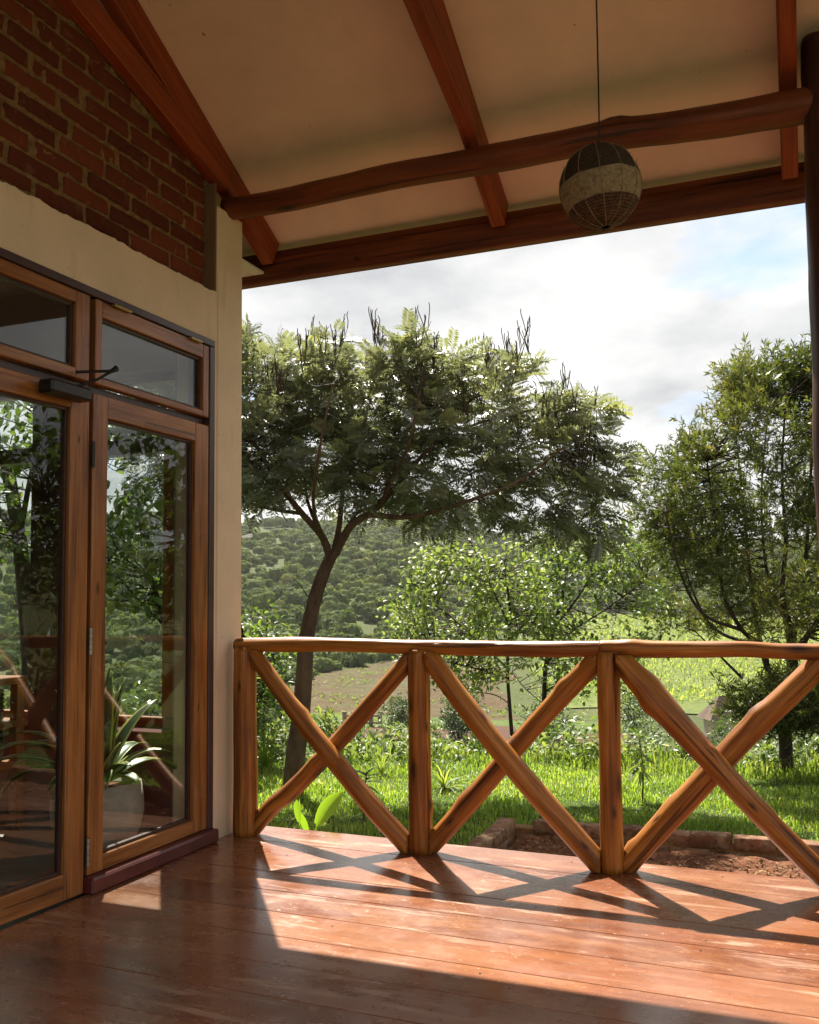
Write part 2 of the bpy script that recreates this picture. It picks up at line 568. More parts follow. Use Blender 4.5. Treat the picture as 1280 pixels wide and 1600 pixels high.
def mk_brick():
    m = Mat("red_clay_brick"); o = m.coords("Object"); r = m.rnd()
    base = m.ramp(r, [(0.0, (0.085, 0.018, 0.009)), (0.5, (0.135, 0.028, 0.012)), (1.0, (0.20, 0.046, 0.018))])
    off = m.N("ShaderNodeVectorMath", operation="ADD"); cb = m.N("ShaderNodeCombineXYZ")
    m.L(m.math("MULTIPLY", r, 37.0), cb.inputs[0]); m.L(o, off.inputs[0]); m.L(cb.outputs[0], off.inputs[1])
    n = m.noise(off.outputs[0], 26, 6, 0.65)
    col = m.mix(m.ramp(n, [(0.35, (0, 0, 0)), (0.75, (0.7,) * 3)]), base, (0.12, 0.035, 0.02))
    n2 = m.noise(off.outputs[0], 14, 4, 0.6)
    col = m.mix(m.ramp(n2, [(0.60, (0, 0, 0)), (0.75, (0.3,) * 3)]), col, (0.32, 0.20, 0.12))
    m.set(col, 0.9, 0.2); m.bump(n, 0.5, 0.006)
    return m.m


M["brick"] = mk_brick()
def mk_old_brick():
    m = Mat("weathered_brick"); o = m.coords("Object"); r = m.rnd()
    off = m.N("ShaderNodeVectorMath", operation="ADD"); cb = m.N("ShaderNodeCombineXYZ")
    m.L(m.math("MULTIPLY", r, 37.0), cb.inputs[0]); m.L(o, off.inputs[0]); m.L(cb.outputs[0], off.inputs[1])
    base = m.ramp(r, [(0.0, (0.13, 0.065, 0.04)), (0.5, (0.20, 0.09, 0.055)), (1.0, (0.27, 0.15, 0.095))])
    n = m.noise(off.outputs[0], 12, 6, 0.7)
    col = m.mix(m.ramp(n, [(0.45, (0, 0, 0)), (0.62, (0.85,) * 3)]), base, (0.27, 0.19, 0.12))
    n2 = m.noise(off.outputs[0], 22, 5, 0.7)
    col = m.mix(m.ramp(n2, [(0.5, (0, 0, 0)), (0.68, (0.8,) * 3)]), col, (0.045, 0.03, 0.02))
    m.set(col, 0.95, 0.15); m.bump(n, 0.8, 0.015)
    return m.m


M["old_brick"] = mk_old_brick()
M["mortar"] = plain("sandy_mortar", (0.215, 0.125, 0.055), 0.95, 0.15, 0, 0.35, 30, 0.6)


def mk_floor():
    m = Mat("worn_red_floor_paint"); uv = m.coords("UV"); o = m.coords("Object"); r = m.rnd()
    W1 = (1, 1, 1); K = (0, 0, 0)
    base = m.ramp(r, [(0.0, (0.155, 0.048, 0.019)), (0.5, (0.205, 0.067, 0.027)), (1.0, (0.260, 0.096, 0.042))])
    cb = m.N("ShaderNodeCombineXYZ"); m.L(m.math("MULTIPLY", r, 61.0), cb.inputs[0]); m.L(m.math("MULTIPLY", r, 7.0), cb.inputs[2])
    ov = m.N("ShaderNodeVectorMath", operation="ADD"); m.L(o, ov.inputs[0]); m.L(cb.outputs[0], ov.inputs[1]); ob = ov.outputs[0]
    blotch = m.noise(m.mapping(ob, (1.5, 4.2, 1)), 1.0, 9, 0.68, 0.5)
    col = m.mix(m.ramp(blotch, [(0.50, K), (0.60, (0.75,) * 3)]), base, (0.30, 0.125, 0.055))
    col = m.mix(m.ramp(blotch, [(0.36, (0.7,) * 3), (0.46, K)]), col, (0.115, 0.033, 0.016))
    g = m.noise(m.mapping(uv, (30, 1.5, 1)), 1.0, 6, 0.65, 0.25)
    col = m.mix(m.ramp(g, [(0.32, (0.45,) * 3), (0.56, K)]), col, (0.12, 0.034, 0.016))
    # long rubbed streaks, then fine flecks and scratches, all gathered in the trodden areas
    tread = m.ramp(m.noise(o, 1.3, 4, 0.6, 0.3), [(0.36, K), (0.52, W1)])
    sc = m.noise(m.mapping(ob, (2.1, 15, 1), (0.3, 0.1, 0)), 1.0, 10, 0.74, 0.5)
    s1 = m.math("MULTIPLY", m.ramp(sc, [(0.545, K), (0.65, W1)]), tread)
    fl = m.noise(m.mapping(o, (26, 55, 1), (4, 9, 0)), 1.0, 5, 0.7, 0.5)
    s2 = m.math("MULTIPLY", m.ramp(fl, [(0.615, K), (0.69, W1)]), m.ramp(m.noise(o, 2.9, 4, 0.6), [(0.40, K), (0.54, W1)]))
    dust = m.ramp(m.noise(m.mapping(o, (0.9, 1.8, 1), (1, 6, 0)), 1.0, 6, 0.62, 0.3), [(0.45, K), (0.68, (0.25,) * 3)])
    col = m.mix(dust, col, (0.27, 0.155, 0.095))
    col = m.mix(m.math("MULTIPLY", s1, 0.6), col, (0.45, 0.29, 0.18))
    col = m.mix(m.math("MULTIPLY", s2, 0.7), col, (0.50, 0.36, 0.25))
    dk = m.ramp(m.noise(m.mapping(o, (11, 26, 1), (5, 2, 0)), 1.0, 6, 0.72), [(0.65, K), (0.73, (0.7,) * 3)])
    col = m.mix(dk, col, (0.05, 0.018, 0.011))
    rg = m.ramp(m.noise(o, 4.0, 7, 0.68), [(0.34, (0.16,) * 3), (0.66, (0.38,) * 3)])
    rg = m.mix(m.math("MAXIMUM", s1, s2), rg, (0.5, 0.5, 0.5))
    m.set(col, rg, 0.6, coat=0.6)
    m.b.inputs["Coat Roughness"].default_value = 0.16
    m.bump(m.math("ADD", m.math("MULTIPLY", g, 0.5), blotch), 0.10, 0.003)
    return m.m


M["floor"] = mk_floor()


def mk_glass():
    m = Mat("window_glass")
    nt = m.nt
    tr = m.N("ShaderNodeBsdfTransparent"); tr.inputs[0].default_value = (0.93, 0.95, 0.94, 1)
    gl = m.N("ShaderNodeBsdfGlossy"); gl.inputs["Roughness"].default_value = 0.0
    lw = m.N("ShaderNodeLayerWeight"); lw.inputs[0].default_value = 0.5
    f5 = m.math("POWER", lw.outputs["Facing"], 4.6)
    fr = m.math("ADD", m.math("MULTIPLY", f5, 0.95), 0.045)
    mx = m.N("ShaderNodeMixShader"); m.L(fr, mx.inputs[0]); m.L(tr.outputs[0], mx.inputs[1]); m.L(gl.outputs[0], mx.inputs[2])
    m.L(mx.outputs[0], m.out.inputs[0])
    nt.nodes.remove(m.b)
    return m.m


M["glass"] = mk_glass()


def mk_ground():
    m = Mat("hill_ground"); o = m.coords("Object")
    n = m.noise(o, 0.06, 6, 0.65); f = m.noise(o, 1.2, 5, 0.65); n3 = m.noise(o, 0.018, 4, 0.6)
    col = m.ramp(n, [(0.3, (0.04, 0.055, 0.018)), (0.55, (0.06, 0.073, 0.026)), (0.75, (0.10, 0.09, 0.038))])
    col = m.mix(m.ramp(f, [(0.4, (0, 0, 0)), (0.7, (0.5,) * 3)]), col, (0.05, 0.06, 0.02))
    col = m.mix(m.ramp(n3, [(0.62, (0, 0, 0)), (0.70, (0.8,) * 3)]), col, (0.22, 0.085, 0.045))
    m.set(col, 0.95, 0.1)
    return m.m


def mk_field(name, a, b, c, scale=0.25, rows=None):
    m = Mat(name); o = m.coords("Object")
    n = m.noise(o, scale, 6, 0.7); f = m.noise(o, scale * 9, 5, 0.7)
    col = m.ramp(n, [(0.32, a), (0.52, b), (0.7, c)])
    col = m.mix(m.ramp(f, [(0.38, (0.65,) * 3), (0.62, (0, 0, 0))]), col, tuple(q * 0.6 for q in a))
    if rows:
        w = m.N("ShaderNodeTexWave"); w.inputs["Scale"].default_value = rows; w.inputs["Distortion"].default_value = 1.2
        w.inputs["Detail"].default_value = 2; w.bands_direction = "Y"
        m.L(o, w.inputs["Vector"])
        col = m.mix(m.ramp(w.outputs["Fac"], [(0.3, (0.5,) * 3), (0.7, (0, 0, 0))]), col, tuple(q * 0.55 for q in a))
    m.set(col, 0.95, 0.1)
    return m.m


M["ground"] = mk_ground()
M["lawn"] = mk_field("lawn_soil", (0.035, 0.055, 0.014), (0.05, 0.08, 0.018), (0.08, 0.08, 0.03), 1.5)
M["dry_field"] = mk_field("dry_brown_field", (0.072, 0.040, 0.022), (0.080, 0.064, 0.029), (0.066, 0.082, 0.030), 0.09)
M["crop_field"] = mk_field("maize_field_ground", (0.095, 0.125, 0.035), (0.13, 0.165, 0.045), (0.18, 0.185, 0.065), 0.10, 0.8)
M["ploughed"] = mk_field("ploughed_red_soil", (0.075, 0.040, 0.027), (0.105, 0.056, 0.038), (0.13, 0.075, 0.05), 0.4, 1.6)
M["verge"] = mk_field("green_verge", (0.055, 0.085, 0.022), (0.08, 0.115, 0.03), (0.12, 0.14, 0.05), 0.4)


def mk_soil():
    m = Mat("red_garden_soil"); o = m.coords("Object")
    n = m.noise(o, 14, 7, 0.7); f = m.noise(o, 70, 4, 0.7)
    col = m.ramp(n, [(0.3, (0.085, 0.034, 0.017)), (0.55, (0.17, 0.070, 0.034)), (0.75, (0.24, 0.115, 0.06))])
    m.set(col, 0.95, 0.15); m.bump(m.math("ADD", n, m.math("MULTIPLY", f, 0.5)), 0.9, 0.03)
    return m.m


M["soil"] = mk_soil()
G_ = lambda *s: list(s)
M["grass"] = foliage("grass_blades", [(0.1, (0.095, 0.155, 0.026)), (0.5, (0.175, 0.265, 0.045)), (0.85, (0.26, 0.34, 0.08)), (1.0, (0.34, 0.31, 0.13))], 0.45, 0.4, 0.5, (1.7, 1.7, 0.7))
M["weed"] = foliage("weed_grass", [(0.1, (0.07, 0.115, 0.02)), (0.5, (0.14, 0.20, 0.036)), (0.9, (0.26, 0.28, 0.085))], 0.5, 0.3, 0.5)
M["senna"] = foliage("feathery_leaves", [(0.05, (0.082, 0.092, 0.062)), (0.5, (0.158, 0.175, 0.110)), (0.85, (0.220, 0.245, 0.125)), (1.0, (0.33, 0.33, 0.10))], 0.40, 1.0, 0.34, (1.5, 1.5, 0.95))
M["wattle"] = foliage("fine_olive_leaves", [(0.1, (0.042, 0.058, 0.015)), (0.45, (0.085, 0.105, 0.025)), (0.75, (0.145, 0.145, 0.04)), (1.0, (0.20, 0.14, 0.055))], 0.42, 0.5, 0.36)
M["broad"] = foliage("broad_light_leaves", [(0.1, (0.045, 0.08, 0.02)), (0.5, (0.095, 0.145, 0.04)), (0.9, (0.21, 0.25, 0.09))], 0.5, 0.45, 0.38)
M["shrub"] = foliage("shrub_leaves", [(0.1, (0.035, 0.065, 0.016)), (0.5, (0.075, 0.12, 0.028)), (0.9, (0.15, 0.19, 0.05))], 0.40, 0.5, 0.30)
M["dark_shrub"] = foliage("dark_shrub_leaves", [(0.1, (0.028, 0.050, 0.021)), (0.5, (0.052, 0.082, 0.032)), (0.9, (0.10, 0.13, 0.05))], 0.45, 0.4, 0.3)
M["hill_bush"] = foliage("hillside_bush_leaves", [(0.05, (0.036, 0.058, 0.018)), (0.45, (0.070, 0.098, 0.028)), (0.8, (0.115, 0.143, 0.042)), (1.0, (0.17, 0.175, 0.06))], 0.8, 0.08, 0.35)
M["agave"] = foliage("agave_green", [(0.0, (0.025, 0.055, 0.018)), (0.6, (0.05, 0.095, 0.028)), (0.99, (0.32, 0.34, 0.09))], 0.35, 0.5, 0.2)
M["lily"] = foliage("bright_lily_leaf", [(0.0, (0.16, 0.28, 0.02)), (1.0, (0.26, 0.42, 0.04))], 0.35, 0.4, 0.6)
M["flower"] = foliage("yellow_petals", [(0.0, (0.55, 0.36, 0.02)), (1.0, (0.75, 0.55, 0.05))], 0.5, 0.3, 0.3, (1, 1, 1))
M["pod"] = plain("brown_seed_pod", (0.055, 0.032, 0.018), 0.7, 0.3, 0, 0.4, 30)


def mk_bark(name, a, b, sc=18):
    m = Mat(name); o = m.coords("Object")
    n = m.noise(m.mapping(o, (1, 1, 0.35)), sc, 6, 0.65); k = m.noise(o, 2.5, 3, 0.5)
    col = m.ramp(n, [(0.35, a), (0.7, b)])
    col = m.mix(m.ramp(k, [(0.5, (0, 0, 0)), (0.7, (0.4,) * 3)]), col, tuple(q * 1.5 for q in b))
    m.set(col, 0.85, 0.25); m.bump(n, 0.6, 0.015)
    return m.m


M["bark"] = mk_bark("grey_brown_bark", (0.055, 0.034, 0.022), (0.13, 0.085, 0.055))
M["bark_dark"] = mk_bark("dark_rough_bark", (0.024, 0.016, 0.012), (0.065, 0.044, 0.032))
M["wicker"] = plain("dark_wicker", (0.04, 0.028, 0.022), 0.6, 0.3, 0, 0.4, 60)
M["cement"] = plain("grey_cement_floor", (0.17, 0.15, 0.12), 0.55, 0.4, 0, 0.25, 6)
M["red_tile"] = plain("red_tile_border", (0.21, 0.055, 0.028), 0.35, 0.5, 0, 0.2, 8)
M["pot"] = plain("pale_concrete_pot", (0.36, 0.31, 0.26), 0.75, 0.3, 0, 0.15, 12)
M["lamp_dark"] = plain("dark_woven_fibre", (0.045, 0.028, 0.016), 0.85, 0.2, 0, 0.5, 120, 0.6)
M["lamp_pale"] = plain("pale_woven_fibre", (0.27, 0.185, 0.10), 0.85, 0.2, 0, 0.35, 90, 0.5)
M["lamp_brown"] = plain("brown_woven_mesh", (0.12, 0.06, 0.035), 0.85, 0.2, 0, 0.55, 110, 0.6)
M["roof_hut"] = plain("brown_hut_roof", (0.10, 0.07, 0.05), 0.9, 0.2, 0, 0.3, 1.5)
M["hut_wall"] = plain("pale_hut_wall", (0.40, 0.34, 0.27), 0.9, 0.2, 0, 0.2, 1)
M["tin"] = plain("pale_tin_roof", (0.11, 0.105, 0.10), 0.95, 0.05, 0.0, 0.15, 1)
M["old_wood"] = plain("weathered_fence_wood", (0.20, 0.15, 0.10), 0.85, 0.2, 0, 0.3, 6)
M["chips"] = foliage("straw_mulch_chips", [(0.0, (0.10, 0.045, 0.022)), (0.5, (0.22, 0.12, 0.06)), (1.0, (0.45, 0.32, 0.17))], 0.85, 0.2, 0.05)

# ------------------------------------------------------------------ terrain and far ground
def build_ground():
    na, radii = 420, np.concatenate([[0.0], np.geomspace(1.0, 800, 250)])
    A = np.linspace(-PI, PI, na, endpoint=False)
    V = [[CAM_POS[0], 0.0, -0.45]]
    for r in radii[1:]:
        x = CAM_POS[0] + r * (FW2[0] * np.cos(A) + RT2[0] * np.sin(A))
        y = r * (FW2[1] * np.cos(A) + RT2[1] * np.sin(A))
        V += np.stack([x, y, terrain(x, y)], 1).tolist()
    F = []
    nr = len(radii) - 1
    for i in range(nr - 1):
        for j in range(na):
            k = (j + 1) % na
            F.append((1 + i * na + j, 1 + (i + 1) * na + j, 1 + (i + 1) * na + k, 1 + i * na + k))
    me = bpy.data.meshes.new("terrain")
    F = [tuple(reversed(f)) for f in F] + [(0, 1 + j, 1 + (j + 1) % na) for j in range(na)]
    me.from_pydata(V, [], F)
    for p in me.polygons: p.use_smooth = True
    me.update()
    bm = bmesh.new(); bm.from_mesh(me); bmesh.ops.recalc_face_normals(bm, faces=bm.faces)
    if sum(f.normal.z for f in bm.faces) < 0:
        bmesh.ops.reverse_faces(bm, faces=bm.faces)
    bm.to_mesh(me); bm.free()
    tag(link("ground", me, M["ground"]), kind="structure")


build_ground()


def drape(name, corners, mat, lift=0.05, n=24, wobble=0.0, seed=0):
    """A field laid over the terrain; corners are ground points in order round the field."""
    P = [np.array(c[:2], float) for c in corners]
    V, F = [], []
    for i in range(n + 1):
        for j in range(n + 1):
            s, t = i / n, j / n
            p = (P[0] * (1 - s) + P[1] * s) * (1 - t) + (P[3] * (1 - s) + P[2] * s) * t
            if wobble and (i in (0, n) or j in (0, n)):
                p = p + wobble * np.array([noise.noise(Vector((p[0] * .12, p[1] * .12, seed))), noise.noise(Vector((p[0] * .12, p[1] * .12, seed + 9)))])
            V.append([p[0], p[1], float(terrain(p[0], p[1])) + lift])
    for i in range(n):
        for j in range(n):
            a = i * (n + 1) + j
            F.append((a, a + n + 1, a + n + 2, a + 1))
    me = bpy.data.meshes.new(name); me.from_pydata(V, [], F)
    for p in me.polygons: p.use_smooth = True
    me.update()
    bm = bmesh.new(); bm.from_mesh(me)
    if sum(f.normal.z for f in bm.faces) < 0: bmesh.ops.reverse_faces(bm, faces=bm.faces)
    bm.to_mesh(me); bm.free()
    return tag(link(name, me, mat), kind="structure")


def polar(px, r):
    """Ground point on the bearing of a column of the view, r metres off."""
    a = math.atan((px - 640) / FPX)
    return np.array([CAM_POS[0] + r * (FW2[0] * math.cos(a) + RT2[0] * math.sin(a)), r * (FW2[1] * math.cos(a) + RT2[1] * math.sin(a))])


drape("dry_field", [polar(300, 79), polar(800, 79), polar(770, 142), polar(430, 104)], M["dry_field"], 0.08, 40, 3)
drape("maize_field", [polar(835, 88), polar(1500, 88), polar(1500, 212), polar(830, 205)], M["crop_field"], 0.12, 40, 3)
drape("grass_verge", [polar(380, 66), polar(960, 66), polar(980, 80), polar(380, 80)], M["verge"], 0.10, 30, 1)
drape("ploughed_plot", [polar(505, 61), polar(735, 59), polar(735, 68), polar(505, 70)], M["ploughed"], 0.16, 20, 0.5)
drape("ploughed_plot", [polar(740, 58), polar(800, 58), polar(800, 74), polar(740, 74)], M["ploughed"], 0.18, 20, 0.5)
drape("ploughed_plot", [polar(862, 58), polar(1010, 58), polar(1000, 70), polar(870, 70)], M["ploughed"], 0.20, 20, 0.5)
drape("lawn", [(-9, 4.3), (9, 4.3), (9, 13.5), (-9, 13.5)], M["lawn"], 0.012, 40)


# ------------------------------------------------------------------ leaves
def leaf_proto(w=0.35, fold=0.12, droop=0.15):
    """Unit leaf along +X, four quads."""
    xs = [0, 0.3, 0.68, 1.0]; ws = [0.02, w * 0.5, w * 0.42, 0.015]
    V = []
    for x, h in zip(xs, ws):
        z = -droop * x * x
        V += [(x, -h, z + fold * h), (x, 0, z), (x, h, z + fold * h)]
    F = []
    for i in range(3):
        for j in range(2):
            a = i * 3 + j
            F.append((a, a + 3, a + 4, a + 1))
    return np.array(V), np.array(F)


def leaf_simple(w=0.4, droop=0.1):
    V = np.array([(0, 0, 0), (0.45, -w / 2, -droop * .2 + .04), (1, 0, -droop), (0.45, w / 2, -droop * .2 + .04)])
    return V, np.array([(0, 1, 2, 3)])


def frond_proto(n=10, lw=0.30, ll=0.34, droop=0.35, rng=RNG):
    """Unit feathery leaf along +X with n pairs of leaflets, one quad each plus a thin midrib."""
    V, F = [], []
    def z(x): return -droop * x ** 2
    for i in range(6):
        x0, x1 = i / 6, (i + 1) / 6
        b = len(V)
        V += [(x0, -.006, z(x0)), (x1, -.004, z(x1)), (x1, .004, z(x1)), (x0, .006, z(x0))]
        F.append((b, b + 1, b + 2, b + 3))
    for i in range(n):
        x = 0.12 + 0.88 * (i + 0.5) / n
        l = ll * (0.55 + 0.45 * math.sin(PI * (0.18 + 0.74 * i / n)))
        for sd in (-1, 1):
            a = math.radians(58 + rng.normal(0, 6)); tilt = rng.normal(-0.10, 0.12)
            d = np.array([math.cos(a), sd * math.sin(a), tilt]); q = np.array([-sd * math.sin(a), math.cos(a), 0]) * (lw * l / 2)
            p = np.array([x, 0, z(x)]); b = len(V)
            V += [p, p + d * l * 0.5 - q, p + d * l, p + d * l * 0.5 + q]
            F.append((b, b + 1, b + 2, b + 3))
    return np.array(V, float), np.array(F)


def blob_bush(n, rng, leaf=0.35, squash=0.8):
    """Unit bush: n leaf-clump quads spread through the outer half of a lumpy dome."""
    L = max(3, int(n / 30))
    lc = rand_dirs(L, rng) * rng.uniform(0.25, 0.6, (L, 1)); lc[:, 2] = np.abs(lc[:, 2]) * 0.8 + 0.25
    lr = rng.uniform(0.32, 0.58, L)
    k = rng.integers(0, L, n)
    d = rand_dirs(n, rng); d[:, 2] = np.where(d[:, 2] < -0.3, -d[:, 2], d[:, 2])
    P = lc[k] + d * (lr[k] * rng.uniform(0.72, 1.03, n) ** 1)[:, None]
    P[:, 2] = np.maximum(P[:, 2], 0.0) * squash
    nrm = d + 0.65 * rand_dirs(n, rng); nrm /= np.linalg.norm(nrm, axis=1, keepdims=True)
    s = np.cross(nrm, rand_dirs(n, rng)); s /= np.linalg.norm(s, axis=1, keepdims=True)
    t = np.cross(nrm, s)
    a = leaf * rng.uniform(0.5, 1.1, n)[:, None] * 0.5
    V = np.stack([P - s * a, P - t * a * 0.7 + nrm * a * .2, P + s * a, P + t * a * 0.7 + nrm * a * .2], 1).reshape(-1, 3)
    F = np.arange(4 * n).reshape(n, 4)
    # opaque inner lobes so the ground does not show through
    VV, FF = [V], [F]; m = len(V)
    for c, q in zip(lc, lr):
        th = np.linspace(.12, PI * .62, 4); A = np.arange(6) * PI / 3
        W = np.array([(c[0] + q * .86 * math.sin(t) * math.cos(a), c[1] + q * .86 * math.sin(t) * math.sin(a), max(0, c[2] + q * .86 * math.cos(t)) * squash) for t in th for a in A])
        FF.append(np.array([(m + i * 6 + j, m + (i + 1) * 6 + j, m + (i + 1) * 6 + (j + 1) % 6, m + i * 6 + (j + 1) % 6) for i in range(3) for j in range(6)]))
        VV.append(W); m += len(W)
    return np.concatenate(VV), np.concatenate(FF)


# ------------------------------------------------------------------ far hillside wood
def rmin_for(px):
    return np.interp(px, [-900, 400, 470, 640, 760, 850, 900, 2300], [62, 62, 106, 124, 150, 190, 216, 216])


def build_hill_wood():
    rng = np.random.default_rng(5)
    acc = Acc()
    protos = [blob_bush(int(n), rng, lf, sq) for n, lf, sq in ((120, .22, .85), (100, .24, .75), (130, .20, 1.0), (90, .26, .9), (110, .22, 1.15))]
    pts = []
    while len(pts) < 5500:
        px = rng.uniform(-120, 1500); u = rng.uniform(0, 1)
        r0 = float(rmin_for(px)); r1 = 470
        r = r0 + (r1 - r0) * u ** 1.35
        p = polar(px, r)
        g = noise.noise(Vector((p[0] * .02, p[1] * .02, 3.3))) + 0.5 * noise.noise(Vector((p[0] * .06, p[1] * .06, 1.3)))
        if g < -0.66 and r > r0 + 14: continue
        pts.append((p[0], p[1], r))
    pts = np.array(pts)
    kind = rng.integers(0, len(protos), len(pts))
    for k, (PV, PF) in enumerate(protos):
        s = pts[kind == k]; N = len(s)
        z = terrain(s[:, 0], s[:, 1]) - 0.25
        a = rng.uniform(0, 2 * PI, N)
        Mx = np.zeros((N, 3, 3)); Mx[:, 0, 0] = np.cos(a); Mx[:, 0, 1] = -np.sin(a); Mx[:, 1, 0] = np.sin(a); Mx[:, 1, 1] = np.cos(a)
        Mx[:, 2, 2] = rng.uniform(0.8, 1.25, N)
        sc = rng.uniform(1.7, 3.6, N) * (1 + 0.25 * (s[:, 2] > 300)) * np.where(s[:, 2] < 125, .7, 1)
        tint = np.clip(rng.normal(0.42, 0.2, N), 0.02, 0.98)
        scatter(acc, PV, PF, Mx, np.stack([s[:, 0], s[:, 1], z], 1), sc, tint, 0.10, rng)
    o = link("hillside_woodland", acc.mesh("hillside_woodland", M["hill_bush"]))
    tag(o, kind="stuff", label="dense green bushes covering the far side of the valley", cat="woodland")


build_hill_wood()


def build_crop_rows():
    """Maize plants standing in the far field, too small to tell apart."""
    rng = np.random.default_rng(8); acc = Acc()
    N = 42000
    px = rng.uniform(825, 1450, N); r = 92 + 115 * rng.uniform(0, 1, N) ** 0.8
    P = np.array([polar(a, b) for a, b in zip(px, r)])
    row = np.sin(P[:, 1] * 2.2 + 0.3 * np.sin(P[:, 0] * .15)) + 0.6 * np.sin(P[:, 0] * .08 + P[:, 1] * .21)
    P = P[row > -0.2]; N = len(P)
    z = terrain(P[:, 0], P[:, 1]) + 0.25
    PV, PF = leaf_simple(0.35, 0.1)
    d = rand_dirs(N, rng); d[:, 2] = np.abs(d[:, 2]) + 0.8
    scatter(acc, PV, PF, frames(d), np.stack([P[:, 0], P[:, 1], z], 1), rng.uniform(0.28, 0.62, N), np.clip(rng.normal(.66, .22, N), 0, 1), 0.1, rng)
    tag(link("maize_crop", acc.mesh("maize_crop", M["weed"])), kind="stuff", label="pale green maize growing in the valley field", cat="crop")


build_crop_rows()

PF_LEAF = leaf_simple(0.45, 0.15)


def build_field_scrub():
    rng = np.random.default_rng(14); acc = Acc(); N = 14000
    px = rng.uniform(440, 1000, N); rr = rng.uniform(64, 150, N)
    P = np.array([polar(a, b) for a, b in zip(px, rr)])
    k = np.array([noise.noise(Vector((a * .13, b * .13, 2))) + .6 * noise.noise(Vector((a * .5, b * .5, 6))) for a, b in P])
    P = P[k > .12]; N = len(P)
    z = terrain(P[:, 0], P[:, 1]) + .12
    d = rand_dirs(N, rng); d[:, 2] = np.abs(d[:, 2]) + .4
    scatter(acc, *leaf_simple(.5, .1), frames(d), np.stack([P[:, 0], P[:, 1], z], 1), rng.uniform(.12, .38, N), np.clip(rng.normal(.22, .25, N), 0, 1), .1, rng)
    tag(link("field_scrub", acc.mesh("field_scrub", M["weed"])), kind="stuff", label="rough tufts scattered over the brown field across the valley", cat="scrub")


build_field_scrub()


def make_bush(name, px, base_py, w_px, h_px, mat, label, cat="bush", group=None, leaf=0.07, n=700, seed=1, dist=None, stem=True, tint=0.45, flat=1.0):
    """A free-standing bush of leaf faces on the ground under a point of the view."""
    rng = np.random.default_rng(seed)
    if dist is None:
        P0, dpt = ground_at(px, base_py)
    else:
        P0 = np.array([*polar(px, dist), 0.0]); P0[2] = float(terrain(P0[0], P0[1])); dpt = float((P0 - CAM_POS) @ AX_F)
        foot = 840.2 - FPX * float((P0 - CAM_POS) @ AX_U) / dpt
        h_px = max(h_px * .5, foot - (base_py - h_px)) if base_py else h_px
    R = w_px / FPX * dpt / 2; H = h_px / FPX * dpt
    L = max(4, n // 90)
    lc = rand_dirs(L, rng); lc *= rng.uniform(0.2, 0.62, (L, 1)); lc[:, 2] = 0.5 + lc[:, 2] * 0.55
    lr = rng.uniform(0.26, 0.46, L)
    k = rng.integers(0, L, n); d = rand_dirs(n, rng)
    Q = lc[k] + d * (lr[k] * rng.uniform(0.55, 1.05, n))[:, None] * np.array([1, 1, 1.05])
    Q[:, 2] = np.abs(Q[:, 2])
    P = P0 + Q * np.array([R * 1.05, R * 1.05 * flat, H * 0.92])
    dd = d + 0.9 * rand_dirs(n, rng) + np.array([0, 0, 0.15])
    acc = Acc(); s = leaf * rng.uniform(0.6, 1.3, n)
    scatter(acc, *PF_LEAF, frames(dd, roll=rng.uniform(-1.2, 1.2, n)), P, s, np.clip(rng.normal(tint, .2, n), 0, 1), .08, rng)
    root = empty(name, tuple(P0), label, cat, group)
    link("foliage", acc.mesh("foliage", mat), None, root, "stuff")
    if stem:
        a2 = Acc()
        for i in range(min(7, L)):
            end = P0 + lc[i] * np.array([R, R * flat, H]) * 0.9
            path = smooth_path([P0 - np.array([0, 0, .05]), P0 * .55 + end * .45 + rng.normal(0, .05 * R, 3) + np.array([0, 0, .1 * H]), end], 4)
            a2.add(*tube_arrays(path, np.linspace(max(.012, .035 * R), max(.004, .010 * R), len(path)), 5))
        link("stem", a2.mesh("stem", M["bark_dark"], True), None, root)
    return root


# dark rounded trees and bushes down in the valley
make_bush("dark_bush", 622, 1156, 84, 74, M["dark_shrub"], "dark round bush at the end of the grey rail fence on the dry field", "bush", "bushes in the valley", 0.30, 1100, 21, dist=66)
make_bush("dark_tree", 714, 1170, 84, 92, M["dark_shrub"], "tall dark bush behind the second bay, beside the railing's middle post", "bush", "bushes in the valley", 0.30, 1300, 22, dist=60)
make_bush("grey_bush", 668, 1160, 30, 34, M["shrub"], "small brownish bush between the two dark bushes", "bush", "bushes in the valley", 0.22, 350, 23, dist=58, tint=.7)
make_bush("grey_green_bush", 750, 1172, 46, 46, M["shrub"], "grey green bush beside the red ploughed plot", "bush", "bushes in the valley", 0.22, 500, 24, dist=55, tint=.35)
make_bush("lone_bush", 1057, 1060, 27, 26, M["dark_shrub"], "lone dark bush standing in the maize field", "bush", "bushes in the valley", 0.45, 420, 25, dist=140)
make_bush("round_tree", 850, 1165, 130, 78, M["dark_shrub"], "dark spreading tree behind the thin tree trunks", "tree", "bushes in the valley", 0.28, 1100, 26, dist=62, tint=.4)
make_bush("dark_tree", 985, 1140, 90, 76, M["dark_shrub"], "dark tree behind the railing's third post, at the maize field's near edge", "tree", "bushes in the valley", 0.30, 900, 27, dist=74)
make_bush("olive_bush", 1012, 1190, 104, 78, M["shrub"], "dense olive green bush behind the mango sapling and third railing post", "bush", "bushes in the valley", 0.16, 1500, 28, dist=38, tint=.42)
make_bush("spreading_bush", 1140, 1175, 116, 82, M["shrub"], "spreading dark green bush below the brown hut roof", "bush", "bushes in the valley", 0.20, 1500, 29, dist=42, tint=.42)
make_bush("brown_bush", 882, 1205, 42, 58, M["shrub"], "small drab bush between the slender trees and the third railing post", "bush", "bushes in the valley", 0.16, 420, 30, dist=34, tint=.55)
